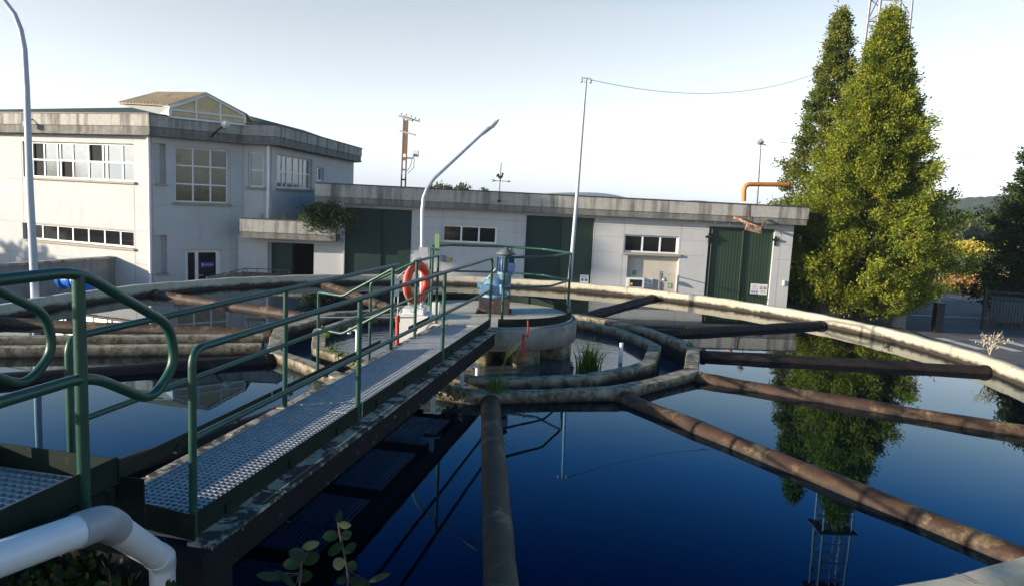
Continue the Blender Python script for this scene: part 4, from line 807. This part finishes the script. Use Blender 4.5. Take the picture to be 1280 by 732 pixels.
# rooster weather vane on the fascia
vv = thing('weather_vane', LP.p(*LP.hit(622.5,250),.1), 'rooster weather vane mounted on the workshop fascia', 'weather vane')
a, z = LP.hit(623.5, 252); _, zt = LP.hit(625, 213); mb = MB(); mb.tube([LP.p(a,z,.06), LP.p(a+.02,zt+.25,.06)], .014, 8); mb.pbox(LP, a-.05, a+.05, z-.03, z+.06, 0, .08); mb.build('rod', M_black, vv)
_, za = LP.hit(625, 226.5); mb = MB(); mb.tube([LP.p(a-.20,za,.06), LP.p(a+.30,za,.06)], .012, 6)
V = [(.29,.04),(.38,0),(.29,-.04)]; mb.add([LP.p(a+x,za+y,.05) for x,y in V]+[LP.p(a+x,za+y,.07) for x,y in V], [(0,1,2),(5,4,3),(0,3,4,1),(1,4,5,2),(2,5,3,0)]); V = [(-.22,0),(-.3,.06),(-.12,.0),(-.3,-.06)]; mb.add([LP.p(a+x,za+y,.055) for x,y in V]+[LP.p(a+x,za+y,.068) for x,y in V], [(0,1,2,3),(7,6,5,4)])
mb.build('arrow', M_black, vv)
rc = [(x_*.68, y_*.68) for x_, y_ in [(-.20,.18),(-.14,.30),(-.05,.33),(-.03,.22),(.03,.19),(.07,.24),(.08,.33),(.12,.39),(.17,.36),(.20,.31),(.15,.28),(.16,.20),(.11,.11),(.04,.06),(.05,.0),(.0,.0),(.0,.06),(-.07,.09),(-.13,.18),(-.16,.14)]]
mb = MB(); k = len(rc); mb.add([LP.p(a+x,za+.03+y,.05) for x,y in rc]+[LP.p(a+x,za+.03+y,.07) for x,y in rc], [tuple(range(k)), tuple(range(2*k-1,k-1,-1))]+[(i,(i+1)%k,(i+1)%k+k,i+k) for i in range(k)]); mb.build('rooster', M_black, vv)
# orange vent pipe behind the roof
mb = MB(); mb.tube(bend([onY(929.5,252,27.5), onY(930.5,230.5,27.5), onY(985,231,27.8)], .25, 8), .085, 16); tag(mb.build('vent_pipe', M_orange), 'orange elbow pipe rising behind the workshop roof beside the tree', 'pipe')
# ---- low wall with coping in front of the office building
q0 = P1.p(P1.hit(141,322)[0], 0, 0)
lw = thing('yard_wall', q0, 'grey yard wall with pale coping running out from the office building', 'wall')
dv = P1.n; A_ = Vector((q0.x,q0.y,0)); mb = MB(); mb.bar((A_.x,A_.y,-1.14), (A_+dv*5).to_tuple()[:2]+(-1.14,), .18, 1.8); mb.build('wall', M_wallg, lw)
mb = MB(); a = A_+dv*.01; b = A_+dv*5.02; mb.bar((a.x,a.y,-.205), (b.x,b.y,-.205), .30, .07); mb.build('coping', M_fascia, lw)
mb = MB(); c = A_+dv*5; d = c-P1.u*8; mb.bar((c.x,c.y,-1.14), (d.x,d.y,-1.14), .18, 1.8); mb.bar((c.x,c.y,-.205), (d.x,d.y,-.205), .30, .07); mb.build('wall', M_wallg, lw)
vp = thing('blue_valve', onY(95,372,19), 'bright blue flanged pipe elbow before the grey yard wall', 'pipe')
mb = MB(); mb.tube(bend([onY(76,349,19.6), onY(98,350,19.4), onY(108,362,19.2), onY(108,385,19.2)], .3, 6), .20, 18); mb.build('elbow', M_bluepipe, vp)
mb = MB(); mb.tube([onY(77,349.2,19.6), onY(80,349.3,19.6)], .28, 18); mb.tube([onY(90,349.7,19.5), onY(93,349.9,19.5)], .28, 18); mb.build('flange', M_bluepipe, vp)
mb = MB(); mb.tube([onY(95,344,19.2), onY(95,350,19.2)], .03, 8); mb.tube([onY(89,342.5,19.2), onY(106,346,19.2)], .03, 8); mb.build('handwheel', M_black, vp)
mb = MB(); mb.tube([onY(-10,382,19), onY(40,376,19), onY(78,368,19)], .035, 8); tag(mb.build('hose', M_bluepipe), 'thin blue pipe leading left from the blue elbow', 'pipe')

# ================================================================== POLES, WIRES, TOWER
tl = thing('lamp_post', onY(43.8,372,12.9), 'tall curved grey lamp post at the left edge', 'street lamp')
b0 = onY(43.8,372,12.9); mb = MB(); mb.tube([(b0.x+.05,b0.y,GZ), b0, onY(40.5,300,12.9), onY(37.3,240,12.9), onY(33.2,110,12.9), onY(30.5,62,12.9), onY(26,38,12.9), onY(18,18,12.9), onY(5,1,12.9), onY(-20,-18,12.9), onY(-60,-32,12.9)], [.078,.070,.066,.062,.052,.048,.045,.043,.04,.038,.035], 16); mb.build('pole', M_pole, tl)
mb = MB(); mb.tube([onY(-55,-31,12.9), onY(-75,-33,12.9), onY(-110,-30,12.9)], [.05,.11,.04], 12); mb.build('lamp_head', M_whitep, tl)
mp = thing('lamp_post', (1.78,20.73,GZ), 'tall slim pole with wire standing before the teal door', 'pole')
t0, t1, t2 = onY(711.5,360,20.73), onY(722,235,20.73), onY(732.6,99,20.73)
mb = MB(); mb.tube([t0+(t0-t1).normalized()*2.6, t0, t1, t2], [.07,.062,.05,.035], 14); mb.build('pole', M_pole, mp)
mb = MB(); mb.tube([onY(727,101,20.7), onY(727,97.5,20.7), t2+Vector((0,0,.02)), onY(738,99,20.7), onY(740.5,101,20.7)], .02, 8); mb.lathe([(0,-.05),(.035,-.04),(.035,.04),(0,.05)], tuple(onY(727,101.5,20.7)), 10); mb.lathe([(0,-.05),(.035,-.04),(.035,.04),(0,.05)], tuple(onY(738,102.5,20.7)), 10); mb.build('wire_bracket', M_galv, mp)
mb = MB(); A_, B_ = onY(738,100,20.73), onY(1018,93,30.0); mb.tube([A_.lerp(B_, k/24)-Vector((0,0,.55*4*(k/24)*(1-k/24))) for k in range(25)], .008, 5); tag(mb.build('wire', M_lattice), 'sagging wire from the slim pole to the conifer', 'wire')
mb = MB(); A_, B_ = onY(975,178,40), onY(1330,186,60); mb.tube([A_.lerp(B_, k/12)-Vector((0,0,.5*4*(k/12)*(1-k/12))) for k in range(13)], .015, 5); tag(mb.build('wire', M_lattice), 'thin wire running right from the distant yard lamp', 'wire')
yl = thing('lamp_post', onY(947,300,38), 'thin distant lamp post above the orange pipe', 'street lamp')
mb = MB(); a = onY(951,177,38); b = onY(946.5,245,38); mb.tube([b+(b-a)*1.2, b, a], [.07,.06,.045], 10); mb.build('pole', M_lattice, yl)
mb = MB(); mb.tube([onY(947,179.5,37.8), onY(953,176,37.8)], [.10,.16], 10); mb.tube([onY(951,180,38), onY(958,182,38)], .03, 6); mb.build('lamp_head', M_wallg, yl)
# concrete utility pole behind the workshop
up_ = thing('utility_pole', onY(503,300,44), 'brown ladder like concrete utility pole behind the workshop roof', 'pole')
mb = MB(); a, b = onY(507.3,148,44), onY(503,262,44); ax = (a-b).normalized()
for dx in (-.13, .13): mb.bar(b+Vector((dx,0,0))-ax*2.6, a+Vector((dx*.9,0,0)), .07, .16, up=(0,1,0))
k = 0
while k < 1: 
    q = b.lerp(a, k); mb.bar(q-Vector((.13,0,0)), q+Vector((.13,0,0)), .14, .10 if k < .6 else .5); k += .11 if k < .6 else .09
mb.build('pole', M_concpole, up_)
mb = MB(); mb.bar(onY(499,145,44), onY(516,151,43.4), .10, .12); mb.bar(onY(504,145.5,44.2), onY(524,152,43), .06, .07); mb.bar(onY(500,164,44), onY(519,169,43.4), .08, .09)
for x, y in ((502,144),(508,145),(514,147),(519,149),(524,151)): q = onY(x,y,43.6); mb.lathe([(0,0),(.035,.02),(.02,.05),(.04,.07),(.02,.11),(0,.12)], tuple(q), 8)
mb.build('crossarm', M_black, up_)
mb = MB(); mb.bar(onY(502.5,197.5,44), onY(517.5,198,43.8), .08, .08); mb.build('bracket', M_black, up_)
mb = MB(); q = onY(519.5,192,43.8); mb.box(q.x-.18,q.x+.18,q.y-.1,q.y+.1,q.z-.2,q.z+.18); q = onY(516,194,43.6); mb.box(q.x-.06,q.x+.06,q.y-.1,q.y+.1,q.z-.1,q.z+.1); mb.build('equipment_box', M_whitep, up_, bevel=.02)
mb = MB(); mb.tube([onY(515,199,43.7), onY(513,208,43.7), onY(509,214,43.9)], .02, 6); mb.tube([onY(518,199,43.7), onY(517,210,43.7), onY(510,217,43.9)], .02, 6); mb.build('cable', M_black, up_)
# lattice mast behind the conifers
tw = thing('lattice_mast', (19.2, 40, GZ), 'tall grey lattice telecom mast behind the two conifers', 'mast')
def tleg(i, z): c = [(-.95,-.75),(.95,-.75),(1.05,.85),(-.85,.85)][i]; s = 1.12-.016*(z-GZ); return Vector((19.3+c[0]*s, 40+c[1]*s, z))
mb = MB(); ztop = 27
for i in range(4): mb = MB(); mb.tube([tleg(i, GZ), tleg(i, ztop)], .085 if i != 1 else .07, 8, smooth=True); mb.build('leg', M_lattice, tw)
mb = MB(); z = GZ; k = 0
while z < ztop-1.1:
    for i in range(4):
        j = (i+1)%4; mb.bar(tleg(i,z), tleg(j,z), .05, .05); a, b = (tleg(i,z), tleg(j,z+1.15)) if k % 2 else (tleg(j,z), tleg(i,z+1.15)); mb.bar(a, b, .045, .045)
    z += 1.15; k += 1
mb.build('bracing', M_lattice, tw)
mb = MB(); mb.tube([(19.2,39.4,GZ),(19.2,39.5,ztop)], .03, 6); mb.tube([(19.6,39.4,GZ),(19.6,39.5,ztop)], .03, 6)
z = GZ
while z < ztop: mb.bar((19.2,39.42,z),(19.6,39.42,z),.02,.02); z += .35
mb.build('ladder', M_lattice, tw)
for z, lab in ((15.6,''),(19.5,'')): mb = MB(); mb.bar((18.2,40,z),(20.4,40,z),1.9,.06,mi=0); mb.build('platform', M_lattice, tw)

# ================================================================== VEHICLE, GATE, BINS
q = onY(322, 345, 20.6); vx, vy = q.x, q.y; zt = q.z-.12
car = thing('parked_car', (vx, vy+.6, GZ), 'dark car with a black roof rack parked behind the rim before the garage', 'car')
def carbox(prof, w_, m_, name, par, x0=0):
    mb = MB(); k = len(prof); n_ = 3; V = []
    for s in (-w_/2, w_/2): V += [(vx+p[0], vy+.6+s, GZ+p[1]) for p in prof]
    mb.add(V, [tuple(range(k)), tuple(range(2*k-1,k-1,-1))]+[(i,i+k,(i+1)%k+k,(i+1)%k) for i in range(k)]); return mb.build(name, m_, par, bevel=.05)
ht = zt-GZ
carbox([(-1.9,.35),(1.95,.35),(2.0,.75),(1.95,.95),(1.2,1.05),(-1.85,1.08),(-1.98,.7)], 1.7, plain('dark_car_paint', (.02,.024,.03), .3), 'body', car)
cb = carbox([(-1.75,1.05),(1.2,1.05),(.55,ht-.02),(-1.5,ht-.02)], 1.45, M_glassd, 'cabin', car)
mb = MB(); mb.box(vx-1.45,vx+.55,vy-.1,vy+1.3,zt-.02,zt+.03); mb.build('roof', bpy.data.materials['dark_car_paint'], car, bevel=.02)
for dx in (-1.2, 1.25):
    for dy in (-.85, .8):
        mb = MB(); mb.tube([(vx+dx,vy+.6+dy-.1,GZ+.33),(vx+dx,vy+.6+dy+.1,GZ+.33)], .33, 20); wl = mb.build('wheel', M_black, car)
        mb = MB(); sgn = -1 if dy < 0 else 1; mb.tube([(vx+dx,vy+.6+dy+sgn*.09,GZ+.33),(vx+dx,vy+.6+dy+sgn*.115,GZ+.33)], .2, 16); mb.build('rim', M_galv, wl)
mb = MB(); ra, rb, rz = vx-.95, vx+.55, zt+.05
for yy in (vy-.05, vy+1.2):
    mb.tube(bend([(ra,yy,rz),(ra+.15,yy,rz+.14),(rb,yy,rz+.14)],.05), .014, 8); mb.tube([(ra,yy,rz+.02),(rb,yy,rz+.02)], .014, 8)
    for k in range(5): x = ra+.2+k*.32; mb.tube([(x,yy,rz-.05),(x,yy,rz+.14)], .011, 6)
for k in range(7): x = ra+.1+k*.22; mb.tube([(x,vy-.05,rz+.03),(x,vy+1.2,rz+.03)], .011, 6)
mb.tube([(ra+.15,vy-.05,rz+.14),(ra+.15,vy+1.2,rz+.14)], .014, 8); mb.tube([(rb,vy-.05,rz+.14),(rb,vy+1.2,rz+.14)], .014, 8); mb.build('roof_rack', M_black, car)
# gate
gt = thing('gate', (19.8,29.9,GZ), 'black vertical bar gate standing open at the right edge', 'gate')
GA, GB = Vector((19.75,29.9,0)), Vector((24.5,29.2,0)); gd = GB-GA
mb = MB(); 
for z in (GZ+.12, GZ+1.62): mb.bar((GA.x,GA.y,z), (GB.x,GB.y,z), .05, .07)
for k in (0,1): q = GA+gd*k; mb.bar((q.x,q.y,GZ), (q.x,q.y,GZ+1.75), .09, .09, up=(1,0,0))
mb.build('gate_frame', M_black, gt)
mb = MB()
for k in range(1, 40): q = GA+gd*k/40; mb.bar((q.x,q.y,GZ+.14), (q.x,q.y,GZ+1.6), .022, .022, up=(1,0,0))
mb.build('gate_bars', M_black, gt)
bn = thing('waste_container', (22.4,31.6,GZ), 'pale teal wheeled container behind the bar gate', 'container')
mb = MB(); mb.prism([(21.3,31.2),(22.3,31.1),(22.4,31.9),(21.4,32.0)], GZ+.15, GZ+1.15); mb.build('body', mat('pale_teal_plastic', (.07,.12,.13), .5, .15, 3), bn, bevel=.06)
mb = MB(); mb.prism([(21.25,31.15),(22.35,31.05),(22.45,31.95),(21.35,32.05)], GZ+1.16, GZ+1.25); mb.build('lid', mat('teal_lid', (.05,.12,.14), .5, .15, 3), bn, bevel=.03)
for k in (21.4, 22.2): mb = MB(); mb.tube([(k,31.2,GZ+.08),(k+.05,31.2,GZ+.08)], .08, 12); mb.build('wheel', M_black, bn)
b2_ = thing('plastic_tub', (13.6,29.2,GZ), 'pale rounded tub in the shade right of the workshop', 'tub')
mb = MB(); mb.lathe([(0,0),(.42,0),(.50,.75),(.53,.80),(.47,.95),(.25,1.05),(0,1.07)], (12.9,29.0,GZ), 24); mb.build('tub', mat('pale_plastic', (.25,.27,.28), .5, .15, 4), b2_)
for i, (x, y, h_, w_, lab) in enumerate(((17.1,28.6,1.15,.32,'dark square post standing under the right side of the big tree'), (15.6,28.8,1.0,.55,'bluish grey cabinet in the deep shade beneath the big tree'))):
    mb = MB(); mb.box(x-w_/2,x+w_/2,y-.15,y+.15,GZ,GZ+h_); mb.box(x-w_/2-.02,x+w_/2+.02,y-.17,y+.17,GZ+h_,GZ+h_+.05); tag(mb.build('gate_pillar' if i == 0 else 'cabinet', M_black if i == 0 else M_wallg, bevel=.01), lab, 'post' if i == 0 else 'cabinet')

# ================================================================== TREES
def prof_main(h):
    if h < .10: return 2.3+8*h
    return 3.45*(1-(h-.10)/.90)**1.03
conifer('conifer_tree', (13.8,28.4,GZ), 11.95, prof_main, 260, 17, 74, L_thuja, 'largest yellow green conifer right of the workshop', z0=1.1, lsize=.098, seed=11, spread=.12)
def prof_l(h): return 3.7*(1-h)**1.12
conifer('conifer_tree', (14.1,33.6,GZ), 13.25, prof_l, 105, 14, 46, L_thuja2, 'thinner conifer with a ragged top behind the largest one', z0=.6, lsize=.12, seed=21, spread=.13)
def prof_r(h): return 2.7*(1-h**1.8)+.1 if h > .05 else 2.4
conifer('conifer_tree', (24.6,33.4,GZ), 9.8, prof_r, 150, 16, 26, L_dark, 'dark conifer behind the gate at the right edge', z0=.5, lsize=.15, seed=31)
conifer('conifer_tree', (30.5,31.0,GZ), 12.5, prof_r, 70, 12, 18, L_dark, 'tall dark conifer just outside the right edge, seen in the water', z0=.4, lsize=.2, seed=33)
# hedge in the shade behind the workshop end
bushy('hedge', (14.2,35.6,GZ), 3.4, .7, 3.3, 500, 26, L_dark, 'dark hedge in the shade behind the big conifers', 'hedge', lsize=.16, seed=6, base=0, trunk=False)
# ivy shrub spilling from the planter
rs = random.Random(5); iv = []; 
for k in range(330):
    x = rs.gauss(411, 15); y = 259+abs(rs.gauss(0, 11))+ (8 if x > 425 else 0)
    if x > 443 or x < 374: continue
    q = onY(x, min(y, 303), 24.5+rs.gauss(0,.14)); iv.append(tuple(q))
tv = thing('ivy_shrub', GF.p(f1-.8, 1.1, -.3), 'leafy shrub spilling over the right end of the planter ledge', 'shrub')
leafmesh('foliage', iv, [(0,-.3,.3)]*len(iv), 10, .085, .09, L_ivy, tv, flat=.8)
mb = MB(); b = Vector(GF.p(f1-.7, 1.15, -.5))
for x, y in ((380,272),(395,262),(408,265),(420,285),(432,262),(415,298)): mb.tube([b, onY((x+408)/2,(y+272)/2-3,24.5), onY(x,y,24.5)], [.02,.014,.006], 5)
mb.build('stem', M_bark, tv)
for i, x in enumerate((322, 341, 352, 362, 372)):
    q = GF.p(GF.hit(x,272)[0], 1.22, -.35); grassclump('planter_weed', q, 12, [.55,.5,.6,.3,.45][i], ['thin weed farthest left in the planter ledge','thin weed second from the left in the planter ledge','tall weed below the left part of the shaded window','short weed left of the planter shrub','weed just touching the planter shrub'][i], (0,0), 20+i, .008)
# ---- far background
def heightfield(name, x0, x1, y0, y1, nx, ny, f, m_, **k):
    mb = MB(); V = []
    for j in range(ny+1):
        for i in range(nx+1): x = x0+(x1-x0)*i/nx; y = y0+(y1-y0)*j/ny; V.append((x, y, f(x, y)))
    mb.add(V, [(j*(nx+1)+i, j*(nx+1)+i+1, (j+1)*(nx+1)+i+1, (j+1)*(nx+1)+i) for j in range(ny) for i in range(nx)], 0, True); return mb.build(name, m_, **k)
r2 = random.Random(12); ph = [r2.uniform(0, 6.28) for _ in range(12)]
def hillf(x, y):
    d = (y-420)/260; e = max(0, 1-d*d); s = 18+5*math.sin(x/90+ph[0])+4*math.sin(x/37+ph[1])+1.5*math.sin(x/13+ph[2])
    return GZ-1+s*e*max(0, min(1, (x-.50*y)/45))*1.12+ (r2.uniform(0, 3.2) if e > 0 else 0)
heightfield('hill', 90, 690, 200, 660, 200, 110, hillf, M_hillf, kind='structure')
def mount(x, y):
    d = (y-1100)/160; e = max(0, 1-d*d); x *= 3; s = 62*math.exp(-((x-330)/260)**2)+48*math.exp(-((x-820)/180)**2)+30*math.exp(-((x+300)/500)**2)+4*math.sin(x/60+ph[4])
    return GZ-1+s*e/2.9
heightfield('mountain', -600, 1000, 920, 1290, 160, 14, mount, M_mount, kind='structure')
# trees peeping over the workshop roof
for i, (x, h_, w_) in enumerate(((490,232,6),(518,229,8),(532,227,8),(546,224.5,9),(556,223,9),(571,226,7),(582,225.5,8),(592,228,6),(607,229,9))):
    Y = 105+(i*37 % 11); q = onY(x, h_, Y); H = q.z-GZ; bushy('distant_tree', (q.x, Y, GZ), w_*Y/900*1.0, 1.6, H, 90, 14, L_green, ['far left','second from left','third from left','fourth from left','tallest','sixth from left','seventh from left','eighth from left','far right'][i]+' of the nine distant treetops above the workshop roof', 'tree', 'distant treetops above the roof', lsize=.42, seed=40+i, base=.3, spread=.28)
# vineyard strip, shrubs and woodland seen through the gap on the right
for i, (x, y, Y, wd_, yb) in enumerate(((1206,303,70,2.3,0),(1224,300,72,2.6,0),(1243,303,74,2.4,0),(1262,304,76,2.4,0))):
    q = onY(x, y, Y); bushy('vine_tree', (q.x, Y, GZ), wd_, 1.2, q.z-GZ, 130, 18, L_yellow, ['leftmost','second','third','rightmost'][i]+' of the four low yellow vines beyond the road', 'tree', 'yellow vines beyond the road', lsize=.26, seed=60+i, base=.5, spread=.2)
for i, (x, y, Y, wd_, lf) in enumerate(((1193,345,50,1.3,L_brown),(1208,338,52,1.5,L_green),(1222,332,54,1.7,L_brown),(1236,342,50,1.6,L_brown),(1250,334,55,1.8,L_green),(1214,352,46,1.2,L_brown),(1234,356,46,1.4,L_green))):
    q = onY(x, y, Y); bushy('shrub', (q.x, Y, GZ), wd_, 1.0, q.z-GZ, 110, 18, lf, ['brown shrub nearest the big conifer beyond the road','green shrub behind the brown ones beyond the road','tallest rust brown shrub beyond the road','brown shrub left of the dark edge conifer','green shrub half behind the dark edge conifer','low brown shrub closest to the road','low green shrub closest to the gate'][i], 'shrub', 'shrubs beyond the road', lsize=.2, seed=70+i, base=0, trunk=False, spread=.16)
for i in range(16):
    x = 1182+i*6.2+(i*7 % 5); Y = 110+(i*53 % 60); y = 262+(i*29 % 17); q = onY(x, y, Y); bushy('woodland_tree', (q.x, Y, GZ), 2.6+(i % 3)*.7, 2.2, q.z-GZ, 150, 12, L_green, f'woodland tree number', 'tree', 'woodland trees below the hill', lsize=.62, seed=90+i, base=.08, spread=.5)
wt = [o for o in bpy.data.objects if o.name.startswith('woodland_tree')]
wt.sort(key=lambda o: o.location.x/o.location.y); OR = ['leftmost','second','third','fourth','fifth','sixth','seventh','eighth','ninth','tenth','eleventh','twelfth','thirteenth','fourteenth','fifteenth','rightmost']
for k, o in enumerate(wt): o['label'] = OR[k]+' from the left of the green woodland trees crowded below the hill' if 0 < k < 15 else OR[k]+' of the green woodland trees crowded below the hill'
# woodland mass left and right of the gap (only as a belt)
C = []; rs = random.Random(77)
for k in range(2600): x = rs.uniform(112, 400); y = rs.uniform(172, 205); C.append((x, y, GZ+rs.uniform(.5, 8.0)*(.8+.2*math.sin(x/7))))
leafmesh('woodland', C, [(0,0,1)]*len(C), 9, 1.3, .9, L_green, kind='stuff', flat=.8)
# verge grass beyond the road
C = [(rs.uniform(24, 60), rs.uniform(44.5, 47), GZ+.05) for _ in range(900)]; leafmesh('grass', C, [(0,0,1)]*len(C), 8, .28, .22, L_grass, kind='stuff', flat=.25)
# off-frame tree at left, and two hedges added to shade bank and office wall
bushy('shade_tree', (-32.8,13.5,GZ), 1.4, 1.1, 12.4, 260, 16, L_dark, 'high crowned tree beyond the left edge that shades the workshop fascia', 'tree', lsize=.35, seed=52, base=.72)
bushy('hedge', (-8.5,-.2,-.9), 1.7, 2.4, 4.5, 1100, 16, L_dark, 'unseen dense bush added beyond the left edge to shade the landing', 'hedge', lsize=.2, seed=53, base=0, trunk=False)
bushy('hedge', (-31,19.3,GZ), 4.6, 1.2, 6.2, 420, 14, L_dark, 'unseen tall hedge added beyond the left edge to shade the foot of the office wall', 'hedge', lsize=.35, seed=51, base=0, trunk=False)

# ================================================================== FOREGROUND PLANTS
def leafblade(mb, c, ax, sd_, L, Wd, cup=.15):
    ax = ax.normalized(); sd_ = (sd_-ax*sd_.dot(ax)).normalized(); nn = ax.cross(sd_); V = []; n = 7
    for k in range(n+1):
        t = k/n; hw = Wd*.5*(math.sin(PI*min(1, t*.93+.05))**.65)*(1 if k < n else .05); p = c+ax*(t*L)+nn*(-.12*L*t*t)
        V += [p-sd_*hw+nn*cup*hw, p, p+sd_*hw+nn*cup*hw]
    F = []
    for k in range(n): F += [(3*k,3*k+1,3*k+4,3*k+3), (3*k+1,3*k+2,3*k+5,3*k+4)]
    mb.add(V, F, 0, True)
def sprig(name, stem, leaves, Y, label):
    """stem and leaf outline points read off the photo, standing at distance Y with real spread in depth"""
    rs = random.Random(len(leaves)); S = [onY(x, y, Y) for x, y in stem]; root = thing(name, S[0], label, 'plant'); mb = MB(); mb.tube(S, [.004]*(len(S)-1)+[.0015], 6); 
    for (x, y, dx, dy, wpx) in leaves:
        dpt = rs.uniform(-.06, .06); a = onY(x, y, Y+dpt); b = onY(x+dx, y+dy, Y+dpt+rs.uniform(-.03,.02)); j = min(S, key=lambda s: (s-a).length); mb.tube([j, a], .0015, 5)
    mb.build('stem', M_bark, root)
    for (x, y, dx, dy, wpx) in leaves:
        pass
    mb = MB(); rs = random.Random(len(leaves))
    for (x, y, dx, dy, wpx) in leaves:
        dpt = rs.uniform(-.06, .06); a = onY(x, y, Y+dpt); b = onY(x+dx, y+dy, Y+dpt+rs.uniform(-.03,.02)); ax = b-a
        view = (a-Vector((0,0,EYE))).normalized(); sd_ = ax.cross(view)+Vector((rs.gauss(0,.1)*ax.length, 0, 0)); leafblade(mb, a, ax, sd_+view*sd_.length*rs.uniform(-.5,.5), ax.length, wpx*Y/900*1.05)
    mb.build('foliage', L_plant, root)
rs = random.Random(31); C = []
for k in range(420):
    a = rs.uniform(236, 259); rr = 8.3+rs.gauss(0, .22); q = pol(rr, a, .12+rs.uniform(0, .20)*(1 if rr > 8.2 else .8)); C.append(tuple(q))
leafmesh('rim_shade_leaves', C, [(0,0,1)]*len(C), 16, .055, .07, L_dark, kind='stuff', flat=.8)  # dark leaves added over the pale near rim in place of its shade
sprig('bramble', [(436,760),(434,712),(431,695),(425,668),(422,645),(425,636)],
      [(422,652,4,-14,9),(424,655,14,1,10),(423,668,-20,2,14),(427,672,12,-8,12),(428,677,-18,18,13),(431,690,14,-12,12),(431,700,-16,8,16),(434,704,12,6,14),(434,722,-14,5,10),(436,726,14,0,13),(440,728,24,2,10),(462,726,25,-10,8),(465,738,-20,-6,9)], 2.55, 'taller thin bramble sprig rising at the bottom left of centre')
sprig('bramble', [(372,765),(376,716),(377,704),(385,690)],
      [(382,695,-22,-6,16),(378,684,20,-6,11),(375,700,25,-6,18),(377,706,-24,-4,17),(376,712,10,16,20),(368,733,-22,-22,9),(352,722,-32,-5,11),(350,716,-24,5,8),(366,742,-32,-2,14),(345,742,-24,-6,9),(372,744,22,-4,14)], 2.4, 'broad leaved bramble beside the walkway foot at bottom left')
sprig('bramble', [(214,775),(213,735),(212,722)], [(213,738,-4,-14,8),(214,740,12,-8,8),(212,745,-14,-6,9),(214,745,22,-2,9),(218,748,-2,-22,10)], 2.5, 'few small leaves before the bend of the white pipe')
sprig('bramble', [(140,775),(139,735),(136,712)], [(139,735,-14,-8,8),(139,728,10,-12,8),(137,718,-8,-10,7),(140,740,-24,-2,10),(140,742,18,-4,9)], 2.9, 'low weeds in the shade behind the white pipe')

# ================================================================== AIR
mb = MB(); mb.box(-1500, 1500, -400, 1420, GZ-1.2, 48); hz = mb.build('haze', bpy.data.materials.new('haze_air'), kind='stuff')
hm = bpy.data.materials['haze_air']; hm.use_nodes = True; n = hm.node_tree; n.nodes.remove(n.nodes['Principled BSDF'])
pv = n.nodes.new('ShaderNodeVolumePrincipled'); pv.inputs['Color'].default_value = (.80,.88,1,1); pv.inputs['Density'].default_value = .00042; pv.inputs['Anisotropy'].default_value = .3
n.links.new(pv.outputs[0], n.nodes['Material Output'].inputs['Volume'])
